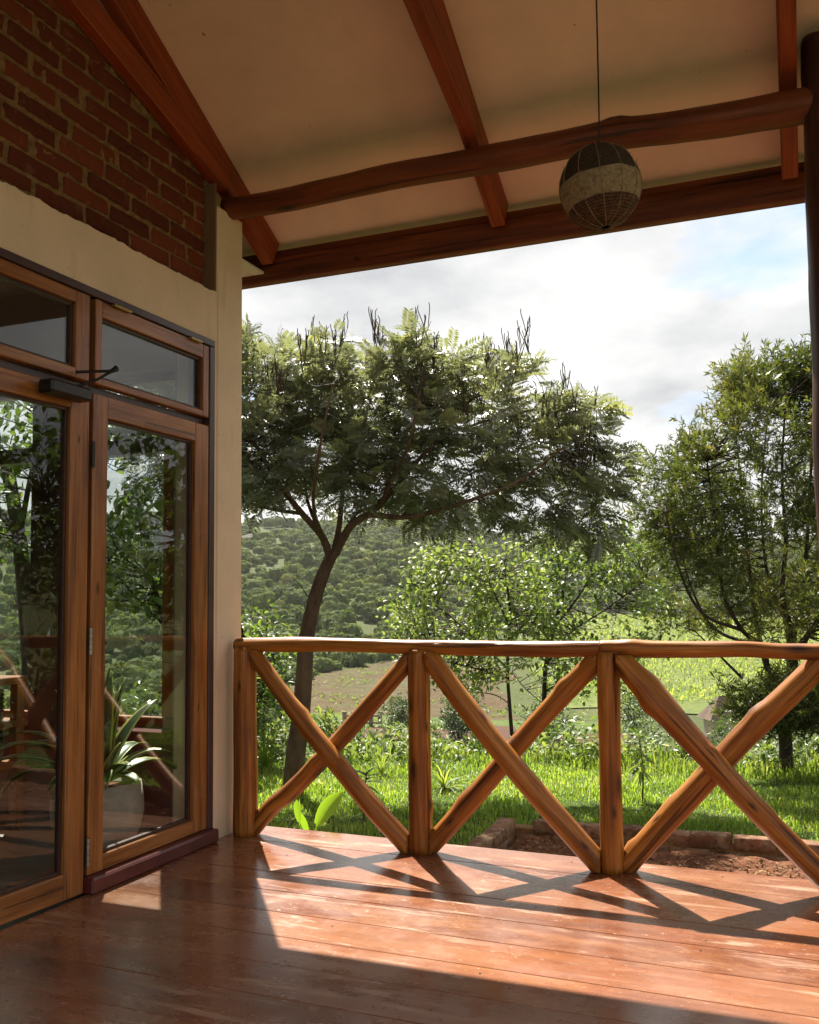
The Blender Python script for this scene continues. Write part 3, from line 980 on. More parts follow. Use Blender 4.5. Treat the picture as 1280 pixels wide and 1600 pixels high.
make_bush("leafy_bush", 1195, 1185, 100, 80, M["shrub"], "loose green bush behind the olive tree's trunk", "bush", "bushes in the valley", 0.13, 800, 31, dist=44, tint=.45)
for i, (px, r, w, h) in enumerate(((905, 214, 40, 26), (935, 216, 40, 24), (968, 215, 44, 28), (1005, 217, 42, 25), (1040, 214, 46, 27), (1080, 216, 44, 28), (1120, 217, 44, 26), (1160, 215, 44, 28))):
    make_bush("hedge_tree", px, 0, w, h, M["dark_shrub"], ["leftmost of the", "second from left of the", "third from left of the", "fourth from left of the", "fourth from right of the", "third from right of the", "second from right of the", "rightmost of the"][i] + " dark hedgerow trees along the maize field's top edge", "tree", "hedgerow trees above the maize field", 0.6, 330, 60 + i, dist=r, stem=False)

# huts and fence across the valley
def hut(px, r, w, h, roof_h, wall_mat, roof_mat, label, name="hut", yaw=0.3):
    p = polar(px, r); z = float(terrain(*p))
    root = empty(name, (p[0], p[1], z), label, "hut")
    root.rotation_euler = (0, 0, yaw)
    me = bpy.data.meshes.new("wall")
    bm = bmesh.new(); bm_box(bm, (0, 0, h / 2), (w, w * .8, h)); bm.to_mesh(me); bm.free()
    o = link("wall", me, wall_mat); o.parent = root
    bm = bmesh.new(); e = .18 * w
    a, b = w / 2 + e, w * .4 + e
    vs = [bm.verts.new(q) for q in ((-a, -b, h + .02), (a, -b, h + .02), (a, b, h + .02), (-a, b, h + .02), (-w * .12, 0, h + roof_h), (w * .12, 0, h + roof_h))]
    for q in ((0, 1, 5, 4), (1, 2, 5), (2, 3, 4, 5), (3, 0, 4), (3, 2, 1, 0)): bm.faces.new([vs[i] for i in q])
    me = bpy.data.meshes.new("roof"); bm.to_mesh(me); bm.free()
    o = link("roof", me, roof_mat); o.parent = root
    for sx in (-.25, .25):
        me = bpy.data.meshes.new("window"); bm = bmesh.new(); bm_box(bm, (sx * w, -w * .4 - .02, h * .55), (.16 * w, .06, .3 * h)); bm.to_mesh(me); bm.free()
        o = link("window", me, M["metal_dark"]); o.parent = root
    return root


hut(1122, 66, 2.0, 1.7, 1.5, M["hut_wall"], M["roof_hut"], "brown hipped hut roof peeking over the spreading bush", "hut", 0.5)
hut(392, 262, 4.6, 2.0, 1.2, M["hut_wall"], M["tin"], "small pale roofed house on the far hillside beside the wall edge", "hillside_house", 0.2)
hut(655, 300, 4.5, 2.2, 1.3, M["hut_wall"], M["tin"], "tiny pale house high on the far hill behind the feathery crown", "hillside_house", -0.2)


def far_fence():
    r = 69
    p = [polar(x, r) for x in (537, 551, 565, 578, 592)]
    root = empty("rail_fence", (*p[0], float(terrain(*p[0]))), "low grey rail fence across the valley beside the ploughed plot", "fence")
    tops = []
    for q in p:
        z = float(terrain(*q))
        box("fence_post", (q[0] - .12, q[1] - .12, z), (q[0] + .12, q[1] + .12, z + 1.25), M["old_wood"], root, 0)
        tops.append(Vector((q[0], q[1], z)))
    for hgt in (0.45, 0.95):
        for a, b in zip(tops[:-1], tops[1:]):
            u = Vector((0, 0, hgt)); off = Vector((0.05, -.14, 0))
            beam("fence_rail", a + u + off, b + u + off, .06, .13, M["old_wood"], root, 0)


far_fence()

# ------------------------------------------------------------------ deck
def build_deck():
    root = empty("deck_floor", kind="structure")
    # joist bed under the boards
    box("deck_base", (0.0, -3.0, -0.20), (5.4, 4.06, -0.034), M["mortar"], root, 0)
    y = 4.115; i = 0
    rng = random.Random(4)
    shift = -0.012
    while y > -3.0:
        w = 0.212 if i else 0.25
        cuts = [0.002, rng.choice([1.9, 2.6, 3.4, 4.6]) + rng.uniform(-.3, .3), 5.4] if i % 3 == 1 else [0.002, 5.4]
        for a, b in zip(cuts[:-1], cuts[1:]):
            bm = bmesh.new(); uvl = bm.loops.layers.uv.new("UVMap")
            dz = rng.uniform(-.0012, .0008)
            Mr = Matrix.Rotation(shift, 3, "Z")
            cx, cy = (a + b) / 2, y - w / 2
            bm_box(bm, (0, 0, 0), (b - a - .002, w - .0024, .032), None, uvl, .0018, rng.uniform(0, 20), 0)
            bmesh.ops.rotate(bm, verts=bm.verts, cent=(0, 0, 0), matrix=Mr)
            bmesh.ops.translate(bm, verts=bm.verts, vec=(cx, cy + shift * (cx - 1.0), -.016 + dz))
            me = bpy.data.meshes.new("floor_board"); bm.to_mesh(me); bm.free()
            link("floor_board", me, M["floor"], root)
        y -= w; i += 1
    acc = Acc()
    for xj in np.arange(0.45, 5.3, 0.6):
        yy = 4.06
        while yy > -1:
            for q in (.04, .16):
                if RNG.random() < .55: continue
                c = np.array([xj + RNG.normal(0, .006), yy - q + RNG.normal(0, .004), .0006])
                A = np.arange(6) * PI / 3
                V = np.stack([c[0] + .0042 * np.cos(A), c[1] + .0042 * np.sin(A), np.full(6, c[2])], 1)
                acc.add(V, [(0, 1, 2, 3), (0, 3, 4, 5)])
            yy -= .212
    link("nail_heads", acc.mesh("nail_heads", M["metal_dark"]), None, root, "stuff")
    box("deck_edge_wall", (-0.2, 4.03, -1.2), (5.4, 4.085, -0.20), M["plaster"], root, 0)


build_deck()

# ------------------------------------------------------------------ house wall with brick gable
CH_Z = lambda y: 3.17 + 0.297 * (3.832 - y)      # underside of the wall truss chord


def build_wall():
    root = empty("house_wall", (0, 3.0, 0), "cream plastered house wall with recessed red brick gable above the glass doors", "wall")
    root.location = (0, 0, 0)
    T = -0.22
    y0, y1 = -3.0, 4.04
    # plaster skin: pier, lintel band with a ragged top edge, left part
    box("plaster_pier", (T, 3.806, -0.3), (0.0, y1, 3.06), M["plaster"], root, 0.012)
    box("plaster_return", (T, 3.786, -0.3), (-0.001, 3.8045, 2.371), M["plaster"], root, 0.001)
    # lintel band between frame and brick: extruded ragged profile
    bm = bmesh.new()
    ys = np.arange(y0, 3.8065, 0.02); ys[-1] = 3.806
    top, bot, topb, botb = [], [], [], []
    for yy in ys:
        rag = 0.008 * noise.noise(Vector((yy * 14, 1.3, 0))) + 0.006 * noise.noise(Vector((yy * 45, 4.3, 0)))
        zt = 2.614 + rag
        top.append(bm.verts.new((0, yy, zt))); bot.append(bm.verts.new((0, yy, 2.372)))
        topb.append(bm.verts.new((T, yy, zt + .01))); botb.append(bm.verts.new((T, yy, 2.372)))
    for i in range(len(ys) - 1):
        bm.faces.new((bot[i], bot[i + 1], top[i + 1], top[i]))
        bm.faces.new((top[i], top[i + 1], topb[i + 1], topb[i]))
        bm.faces.new((topb[i], topb[i + 1], botb[i + 1], botb[i]))
        bm.faces.new((botb[i], botb[i + 1], bot[i + 1], bot[i]))
    bmesh.ops.recalc_face_normals(bm, faces=bm.faces)
    me = bpy.data.meshes.new("plaster_band"); bm.to_mesh(me); bm.free()
    link("plaster_band", me, M["plaster"], root)
    box("plaster_panel", (T, y0, -0.3), (0.0, 1.95, 2.372), M["plaster"], root, 0.01)
    # pier top sloping under the roof
    box("recess_reveal", (-0.095, 3.790, 2.60), (-0.004, 3.8055, 3.16), M["reveal"], root, 0.001)
    # mortar bed
    bm = bmesh.new()
    prof = [(y0, 2.60), (3.792, 2.60), (3.792, 3.20), (y0, 3.20 + .297 * (3.792 - y0))]
    ys2 = np.arange(2.1, 3.793, .013); zs2 = np.arange(2.60, 3.78, .013); grid = {}
    for i, yy in enumerate(ys2):
        for j, zz in enumerate(zs2):
            q = noise.noise(Vector((yy * 30, zz * 30, 0))) + .6 * noise.noise(Vector((yy * 75, zz * 75, 5)))
            grid[i, j] = bm.verts.new((-0.0665 + .0065 * q, yy, zz))
    for i in range(len(ys2) - 1):
        for j in range(len(zs2) - 1):
            if zs2[j] < 3.20 + .297 * (3.792 - ys2[i]) + .03: bm.faces.new((grid[i, j], grid[i + 1, j], grid[i + 1, j + 1], grid[i, j + 1]))
    f0 = [bm.verts.new((-0.083, a, b)) for a, b in prof]; f1 = [bm.verts.new((T, a, b)) for a, b in prof]
    bm.faces.new(f0)
    for i in range(4):
        j = (i + 1) % 4
        bm.faces.new((f0[j], f0[i], f1[i], f1[j]))
    bm.faces.new(list(reversed(f1)))
    bmesh.ops.recalc_face_normals(bm, faces=bm.faces)
    me = bpy.data.meshes.new("mortar_bed"); bm.to_mesh(me); bm.free()
    link("mortar_bed", me, M["mortar"], root)
    # bricks
    rng = random.Random(12)
    variants = {}

    def brick_mesh(L, H, key):
        if key in variants: return variants[key]
        bm = bmesh.new()
        bm_box(bm, (0, 0, 0), (0.05, L, H), None, None, 0.0)
        for v in bm.verts:
            v.co.y += rng.uniform(-.008, .008); v.co.z += rng.uniform(-.005, .005); v.co.x += rng.uniform(-.003, .003)
        bmesh.ops.bevel(bm, geom=[e for e in bm.edges], offset=0.008, segments=2, affect="EDGES", profile=0.6)
        for f in bm.faces: f.smooth = True
        me = bpy.data.meshes.new("brick"); bm.to_mesh(me); bm.free()
        me.materials.append(M["brick"]); variants[key] = me
        return me
    pitch_y, pitch_z = 0.279, 0.0795
    k = 0; z = 2.645
    while z < 4.2:
        off = (0.0, 0.14, 0.03, 0.165, 0.08, 0.15)[k % 6]
        yy = 3.795 - off
        first = True
        yb = 3.792
        ylist = []
        while yb > 1.5:
            L = (off if (first and off > 0.05) else pitch_y) + (0 if first else rng.uniform(-.012, .012))
            if first and off <= 0.05: L = pitch_y
            ylist.append((yb - L / 2, L - 0.016)); yb -= L; first = False
        for yc, L in ylist:
            zc = z + pitch_z / 2
            if zc + pitch_z * .62 > CH_Z(yc + L / 2) + 0.10: continue
            key = (rng.randrange(7), 0) if L > 0.22 else (rng.randrange(3), round(L, 2))
            me = brick_mesh(0.259 if L > 0.22 else L - .004, pitch_z - 0.0150, key)
            o = link("brick", me, None, root)
            o.location = (-0.086 + rng.uniform(-.003, .004), yc, zc + rng.uniform(-.002, .002))
            o.rotation_euler = (rng.uniform(-.018, .018), 0, rng.uniform(-.015, .015) + (PI if rng.random() < .5 else 0))
            if o.rotation_euler[2] > 2: o.rotation_euler[2] = o.rotation_euler[2]
        z += pitch_z; k += 1


build_wall()


# ------------------------------------------------------------------ glazing in the wall
def pane(name, lo, hi, parent):
    return box(name, lo, hi, M["glass"], parent, 0.0)


def leaf_frame(root, x0, x1, ylo, yhi, zlo, zhi, sl, sr, rt, rb, bead=0.012, mat=None):
    """A framed light: two stiles, two rails, dark bead and a pane."""
    mat = mat or M["frame"]
    box("stile", (x0, ylo, zlo), (x1, ylo + sl, zhi), mat, root, 0.004)
    box("stile", (x0, yhi - sr, zlo), (x1, yhi, zhi), mat, root, 0.004)
    box("rail", (x0 + .002, ylo + sl, zhi - rt), (x1 - .002, yhi - sr, zhi), mat, root, 0.003)
    box("rail", (x0 + .002, ylo + sl, zlo), (x1 - .002, yhi - sr, zlo + rb), mat, root, 0.003)
    a, b, c, d = ylo + sl, yhi - sr, zlo + rb, zhi - rt
    xm = (x0 + x1) / 2 - .006
    t = bead
    boxes("glazing_bead", [((xm - .010, a, c), (xm + .012, a + t, d)), ((xm - .010, b - t, c), (xm + .012, b, d)),
                           ((xm - .010, a + t, c), (xm + .012, b - t, c + t)), ((xm - .010, a + t, d - t), (xm + .012, b - t, d))], M["rubber"], root, 0.001)
    pane("pane", (xm - .002, a + .004, c + .004), (xm + .002, b - .004, d - .004), root)


def hinge(root, y, z, mat, length=0.10, vertical=True, x=0.034):
    r = 0.008
    if vertical:
        path = [(x, y, z - length / 2 + i * length / 5) for i in range(6)]
    else:
        path = [(x, y - length / 2 + i * length / 5, z) for i in range(6)]
    acc = Acc()
    for i in range(5):
        a, b = np.array(path[i]), np.array(path[i + 1])
        a2 = a + (b - a) * .06; b2 = b - (b - a) * .06
        acc.add(*tube_arrays([a2, b2], [r, r], 8))
    o = link("hinge", acc.mesh("hinge", mat, True), None, root)
    return o


def build_glazing():
    fr = empty("door_frame", (0, 0, 0), "dark purple brown frame around the glass doors and transom lights", "door frame")
    xb, xf = -0.12, 0.006
    box("head_jamb", (xb, 1.95, 2.338), (xf, 3.784, 2.370), M["frame_dark"], fr, 0.003)
    box("side_jamb", (xb, 3.742, 0.0), (xf, 3.784, 2.336), M["frame_dark"], fr, 0.003)
    box("side_jamb", (xb, 1.952, 0.0), (xf, 1.99, 2.336), M["frame_dark"], fr, 0.003)
    box("mullion", (xb, 2.920, 0.0), (-0.030, 2.950, 2.336), M["frame_dark"], fr, 0.003)
    box("transom_bar", (xb, 1.992, 1.953), (-0.032, 2.918, 1.985), M["frame_dark"], fr, 0.003)
    box("transom_bar", (xb, 2.952, 1.953), (-0.032, 3.740, 1.985), M["frame_dark"], fr, 0.003)
    box("sill", (xb, 2.925, 0.0), (0.045, 3.778, 0.062), M["sill"], fr, 0.008)

    fx = empty("fixed_window", (0, 0, 0), "tall fixed glass panel in orange wood frame beside the cream pier", "window")
    leaf_frame(fx, -0.052, 0.0, 2.946, 3.742, 0.064, 1.950, 0.088, 0.105, 0.088, 0.060)
    tr = empty("transom_window", (0, 0, 0), "small hinged transom window above the fixed glass panel", "window", "transom windows")
    leaf_frame(tr, -0.046, 0.002, 2.952, 3.738, 1.988, 2.334, 0.040, 0.044, 0.066, 0.028)
    hinge(tr, 3.10, 2.334, M["brass"], 0.11, False, 0.010); hinge(tr, 3.62, 2.334, M["brass"], 0.09, False, 0.010)
    tl = empty("transom_window", (0, 0, 0), "transom window above the glass door with its closer", "window", "transom windows")
    leaf_frame(tl, -0.046, 0.002, 1.995, 2.918, 1.988, 2.334, 0.07, 0.076, 0.050, 0.040)

    dr = empty("glass_door", (0.0, 2.92, 0), "glass door in orange wood frame, slightly ajar, with a closer at its top", "door")
    D = []
    x0, x1 = -0.040, 0.008
    before = set(bpy.data.objects)
    rt = empty("x", (0, 0, 0))
    leaf_frame(rt, x0, x1, 2.002, 2.916, 0.008, 1.950, 0.10, 0.098, 0.082, 0.095)
    new = [o for o in bpy.data.objects if o not in before and o is not rt]
    Rm = Matrix.Translation((0.0, 2.916, 0)) @ Matrix.Rotation(math.radians(-2.6), 4, "Z") @ Matrix.Translation((-0.0, -2.916, 0))
    for o in new:
        o.data.transform(Matrix.Translation((0.0, -2.92, 0)) @ Rm)
        o.parent = dr
    bpy.data.objects.remove(rt)
    for z in (1.70, 0.965, 0.16):
        h = hinge(None, 0.010, z, M["metal_dark"] if z > 1 else M["steel"], 0.105, True, 0.014); h.parent = dr
    cl = box("door_closer", (0.012, 2.63 - 2.92, 1.885), (0.085, 2.845 - 2.92, 1.935), M["metal_dark"], None, 0.008); cl.parent = dr
    acc = Acc()
    acc.add(*tube_arrays(np.array([(0.05, 2.80, 1.942), (0.09, 2.86, 1.975), (0.108, 2.925, 2.022)]) - np.array([0, 2.92, 0]), [.007, .006, .007], 6))
    acc.add(*tube_arrays(np.array([(0.108, 2.925, 2.022), (0.012, 2.83, 2.006)]) - np.array([0, 2.92, 0]), [.006, .006], 6))
    acc.add(*tube_arrays(np.array([(0.108, 2.918, 2.018), (0.110, 2.945, 2.036)]) - np.array([0, 2.92, 0]), [.008, .013], 8))
    a = link("closer_arm", acc.mesh("closer_arm", M["metal_dark"], True)); a.parent = cl


build_glazing()

# ------------------------------------------------------------------ room behind the glass
def build_room():
    box("room_floor", (-4.6, -1.0, -0.12), (-0.055, 3.90, -0.004), M["cement"], None, 0, kind="structure")
    bd = empty("tile_border", kind="structure")
    for i in range(14):
        box("tile", (-0.36, 0.5 + i * .24, -0.003), (-0.125, 0.5 + i * .24 + .232, 0.004), M["red_tile"], bd, .002)
    w = empty("room_wall", (0, 0, 0), "shaded room wall with tall windows seen through the glass doors", "wall")
    yb, yf = 3.88, 4.04
    zt = 3.2
    box("wall_panel", (-0.300, yb, 0.0), (-0.222, yf, zt), M["room_wall"], w, .004)
    box("wall_panel", (-1.225, yb, 0.44), (-0.985, yf, 2.30), M["frame_dark"], w, .004)
    box("wall_panel", (-3.2, yb, 0.44), (-2.9, yf, 2.30), M["frame_dark"], w, .004)
    box("wall_panel", (-4.6, yb, 2.30), (-0.302, yf, zt), M["room_wall"], w, .004)
    box("wall_panel", (-4.6, yb, -0.1), (-0.302, yf, 0.44), M["sill"], w, .004)
    box("wall_panel", (-4.75, -1.0, -0.1), (-4.602, 4.04, 4.5), M["room_wall"], w, .004)
    box("wall_panel", (-4.6, -1.15, -0.1), (-0.222, -1.0, 4.6), M["room_wall"], w, .004)
    for i, (a, b) in enumerate(((-0.983, -0.304), (-2.898, -1.227), (-4.598, -3.202))):
        fr = empty("room_window", (0, 0, 0), ("narrow room window behind the potted agave", "wide room window behind the glass door", "far room window in the room's deep corner")[i], "window", "room windows")
        box("sill", (a, yb - .05, 0.442), (b, yf + .03, 0.478), M["sill"], fr, .004)
        box("bottom_rail", (a + .002, yf - .08, 0.480), (b - .002, yf - .03, 0.53), M["frame"], fr, .003)
        box("head_rail", (a + .002, yf - .09, 1.885), (b - .002, yf - .02, 1.965), M["frame_dark"], fr, .003)
        box("top_rail", (a + .002, yf - .08, 2.255), (b - .002, yf - .03, 2.298), M["frame"], fr, .003)
        box("stile", (b - (.125 if i == 0 else .05), yf - .075, 0.532), (b - .002, yf - .035, 1.883), M["frame"], fr, .003)
        box("stile", (a + .002, yf - .075, 0.532), (a + .05, yf - .035, 1.883), M["frame"], fr, .003)
        pane("pane", (a + .003, yf - .057, 0.532), (b - .003, yf - .053, 1.883), fr)
        pane("pane", (a + .003, yf - .057, 1.967), (b - .003, yf - .053, 2.253), fr)


build_room()


def build_agave():
    base = np.array([-0.36, 3.42, 0.0])
    p = empty("plant_pot", tuple(base), "pale round concrete pot behind the fixed glass panel", "pot")
    prof = [(0.0, 0.0), (0.115, 0.0), (0.15, 0.03), (0.185, 0.10), (0.202, 0.18), (0.20, 0.25), (0.188, 0.315), (0.172, 0.318), (0.172, 0.27), (0.0, 0.268)]
    bm = bmesh.new(); S = 28; rings = []
    for r, z in prof:
        rings.append([bm.verts.new((r * math.cos(2 * PI * j / S), r * math.sin(2 * PI * j / S), z)) for j in range(S)] if r > 0 else [bm.verts.new((0, 0, z))])
    for a, b in zip(rings[:-1], rings[1:]):
        for j in range(S):
            k = (j + 1) % S
            q = [a[j], a[k], b[k], b[j]] if len(a) > 1 and len(b) > 1 else ([a[0], b[k], b[j]] if len(a) == 1 else [a[j], a[k], b[0]])
            f = bm.faces.new(q); f.smooth = True
    bmesh.ops.recalc_face_normals(bm, faces=bm.faces)
    me = bpy.data.meshes.new("pot_body"); bm.to_mesh(me); bm.free()
    o = link("pot_body", me, M["pot"]); o.parent = p
    bm = bmesh.new(); bmesh.ops.create_circle(bm, cap_ends=True, segments=24, radius=0.171)
    for v in bm.verts: v.co.z = 0.285
    me = bpy.data.meshes.new("soil"); bm.to_mesh(me); bm.free()
    o = link("soil", me, M["soil"]); o.parent = p
    root = empty("agave_plant", (base[0], base[1], 0.285), "striped agave with stiff and drooping leaves in the pale pot", "plant")
    rng = random.Random(3)
    n = 26
    for i in range(n):
        az = i * 2.39996 + rng.uniform(-.2, .2)
        f = i / (n - 1)
        el0 = math.radians(88 - 58 * f); L = rng.uniform(.38, .58) if f > .3 else rng.uniform(.45, .62)
        bend = (0.25 + 2.1 * f * rng.uniform(.5, 1.2)) if f > .42 else 0.12
        d = np.array([math.cos(az), math.sin(az)])
        if d[0] > 0 and f > .2: L *= 1 - .5 * d[0]
        x, z, e = 0.02, 0.0, el0
        V, F, T = [], [], []
        steps = 9
        w0 = rng.uniform(.040, .054)
        for s in range(steps + 1):
            t = s / steps
            w = w0 * (0.72 + 0.9 * t - 1.55 * t ** 2.2) if t < 1 else 0.002
            w = max(w, .002)
            side = np.array([-d[1], d[0], 0])
            c = np.array([d[0] * x, d[1] * x, z])
            up = np.array([-math.sin(e) * d[0], -math.sin(e) * d[1], math.cos(e)])
            for k in (-1, -.72, 0, .72, 1):
                V.append(c + side * w * k + up * abs(k) * w * .45)
            if s < steps:
                for k in range(4):
                    b = s * 5 + k
                    F.append((b, b + 5, b + 6, b + 1)); T.append(.99 if k in (0, 3) else rng.uniform(.1, .6))
            ds = L / steps
            x += math.cos(e) * ds; z += math.sin(e) * ds
            e -= bend / steps * (0.4 + 1.4 * t)
        o = link("leaf", raw_mesh("leaf", np.array(V), np.array(F), T, True, M["agave"])); o.parent = root
        o.modifiers.new("thickness", "SOLIDIFY").thickness = 0.004


build_agave()


def build_stand():
    x1, y0, w, dpt = -1.045, 3.32, 0.46, 0.36
    root = empty("shelf_stand", (x1, y0, 0), "open orange wood shelf stand inside the room behind the glass door", "shelf")
    t = 0.05
    for sx in (x1 - w + t / 2, x1 - t / 2):
        for sy in (y0 + t / 2, y0 + dpt - t / 2):
            box("leg", (sx - t / 2, sy - t / 2, 0), (sx + t / 2, sy + t / 2, 0.712), M["frame"], root)
    for z in (0.30, 0.50, 0.714):
        box("shelf", (x1 - w - .01, y0 - .01, z), (x1 + .01, y0 + dpt + .01, z + .035), M["frame"], root)
    for z, lab in ((0.337, "dark wicker basket on the shelf stand's lower shelf"), (0.537, "dark wicker basket on the shelf stand's upper shelf")):
        b = empty("wicker_basket", (x1 - w / 2, y0 + dpt / 2, z), lab, "basket", "wicker baskets")
        acc = Acc()
        for i in range(8):
            zz = 0.008 + i * .019
            q = np.array([(-.15, -.11, zz), (.15, -.11, zz), (.15, .11, zz), (-.15, .11, zz), (-.15, -.11, zz)])
            acc.add(*tube_arrays(q, .0105, 6))
        o = link("basket_weave", acc.mesh("basket_weave", M["wicker"], True)); o.parent = b
        bm = bmesh.new(); bm_box(bm, (0, 0, .005), (.29, .21, .008)); me = bpy.data.meshes.new("basket_bottom"); bm.to_mesh(me); bm.free()
        o = link("basket_bottom", me, M["wicker"]); o.parent = b
    d = empty("dark_dish", (x1 - .14, y0 + .15, .7495), "small dark dish on top of the shelf stand", "dish")
    acc = Acc()
    prof = [(0.02, 0), (0.05, .002), (0.075, .02), (0.08, .03), (0.074, .03), (0.045, .01), (0.005, .008)]
    S = 18
    V = np.array([(r * math.cos(2 * PI * j / S), r * math.sin(2 * PI * j / S), z) for r, z in prof for j in range(S)])
    F = np.array([(i * S + j, i * S + (j + 1) % S, (i + 1) * S + (j + 1) % S, (i + 1) * S + j) for i in range(len(prof) - 1) for j in range(S)])
    o = link("dish_bowl", raw_mesh("dish_bowl", V, F, None, True, M["metal_dark"])); o.parent = d


build_stand()

# ------------------------------------------------------------------ roof
TAN = math.tan(math.radians(28.3))
RB = lambda y: 3.155 + TAN * (3.93 - y)           # underside of the rafters
RD = 0.155 / math.cos(math.radians(28.3))


def build_roof():
    root = empty("roof", kind="structure")
    yr = 0.0
    # ceiling boards and roofing above, both slopes
    def slab(name, x0, x1, ya, yb, z0, thick, mat):
        bm = bmesh.new()
        za, zb = z0(ya), z0(yb)
        q = [(x0, ya, za), (x1, ya, za), (x1, yb, zb), (x0, yb, zb)]
        lo = [bm.verts.new(p) for p in q]; hi = [bm.verts.new((p[0], p[1], p[2] + thick)) for p in q]
        bm.faces.new(lo); bm.faces.new(list(reversed(hi)))
        for i in range(4):
            j = (i + 1) % 4
            bm.faces.new((lo[j], lo[i], hi[i], hi[j]))
        bmesh.ops.recalc_face_normals(bm, faces=bm.faces)
        me = bpy.data.meshes.new(name); bm.to_mesh(me); bm.free()
        return link(name, me, mat, root)
    front = lambda y: RB(y) + RD
    back = lambda y: RB(-y) + RD
    for x0, x1 in ((-5.0, -1.35), (-1.348, -0.035), (-0.033, 1.268), (1.27, 2.598), (2.60, 3.93), (3.932, 5.2)):
        slab("ceiling_panel", x0, x1, yr, 4.47, front, 0.012, M["ceiling"])
        slab("ceiling_panel", x0, x1, -2.2, yr - .002, back, 0.012, M["ceiling"])
    slab("roof_sheet", -5.1, 5.3, yr, 4.50, lambda y: front(y) + .03, 0.03, M["roof_hut"])
    slab("roof_sheet", -5.1, 6.9, -2.3, yr - .002, lambda y: back(y) + .03, 0.03, M["roof_hut"])
    # rafters: upper rafter with a flatter chord below it
    for i, (x, sl, zc) in enumerate(((-0.033, .297, 3.165), (1.270, .33, 3.185), (2.598, .30, 3.185), (3.93, .3, 3.185), (5.15, .3, 3.185))):
        w = 0.068
        ang = math.atan(TAN); hh = 0.153
        oz = hh / 2 / math.cos(ang)
        r = beam("rafter", (x, 4.372, RB(4.372) + oz), (x, 0.0, RB(0.0) + oz), w, hh, M["rafter"], root)
        a2 = math.atan(sl); h2 = 0.128; o2 = h2 / 2 / math.cos(a2)
        zf = lambda y: zc + sl * (3.85 - y)
        c = beam("lower_chord", (x + .004, 3.90, zf(3.90) + o2), (x + .004, 0.2, zf(0.2) + o2), w - .006, h2, M["rafter"], r)
    # eave: fascia beam, gap strip above
    box("fascia_beam", (-5.0, 4.382, 2.858), (5.2, 4.440, 2.990), M["purlin"], root, .006)
    box("eave_strip", (-5.0, 4.392, 2.993), (5.2, 4.440, 3.030), M["purlin"], root, .003)
    acc = Acc(); A = np.linspace(PI, 2 * PI, 9)  # unseen trough, added to stop sun through the room windows' upper panes
    V = np.array([(x, 4.51 + .07 * math.cos(a), 2.905 + .07 * math.sin(a)) for x in (-5.0, -0.55) for a in A])
    acc.add(V, [(j, j + 1, 9 + j + 1, 9 + j) for j in range(8)])
    g = link("added_sun_shield", acc.mesh("added_sun_shield", M["frame_dark"], True), None, root)
    g.modifiers.new("thickness", "SOLIDIFY").thickness = 0.004
    # boxed soffit left of the wall truss, two slotted boards
    for i in range(3):
        box("soffit_board", (-0.30 + i * .075 - .0, 4.045, 2.905), (-0.30 + i * .075 + .069, 4.378, 2.92), M["soffit"], root, .002)
    # purlin log on pier and post
    path = smooth_path([(-0.03, 3.93, 3.085), (0.35, 3.93, 3.075), (0.9, 3.925, 3.088), (1.3, 3.93, 3.083), (1.85, 3.93, 3.086), (2.25, 3.93, 3.062), (2.70, 3.93, 3.052)], 10)
    rad = np.interp(np.linspace(0, 1, len(path)), [0, .15, .5, .8, 1], [.054, .056, .061, .064, .070])
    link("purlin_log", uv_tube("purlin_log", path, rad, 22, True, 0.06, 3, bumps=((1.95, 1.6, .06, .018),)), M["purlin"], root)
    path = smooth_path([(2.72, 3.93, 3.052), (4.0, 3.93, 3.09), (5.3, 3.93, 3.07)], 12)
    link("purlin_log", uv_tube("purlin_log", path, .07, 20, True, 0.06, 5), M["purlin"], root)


build_roof()

# ------------------------------------------------------------------ standing posts and railing
def tall_post(x, label):
    path = smooth_path([(x, 3.93, -0.002), (x + .008, 3.93, .8), (x - .004, 3.93, 1.6), (x, 3.93, 2.4), (x - .002, 3.93, 3.22), (x, 3.93, 3.27)], 10)
    n = len(path); rad = np.interp(np.linspace(0, 1, n), [0, .5, .95, 1], [.092, .088, .084, .070])
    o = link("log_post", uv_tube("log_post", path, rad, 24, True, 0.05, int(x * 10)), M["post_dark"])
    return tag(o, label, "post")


tall_post(2.735, "tall dark log post holding up the purlin at the railing's end")


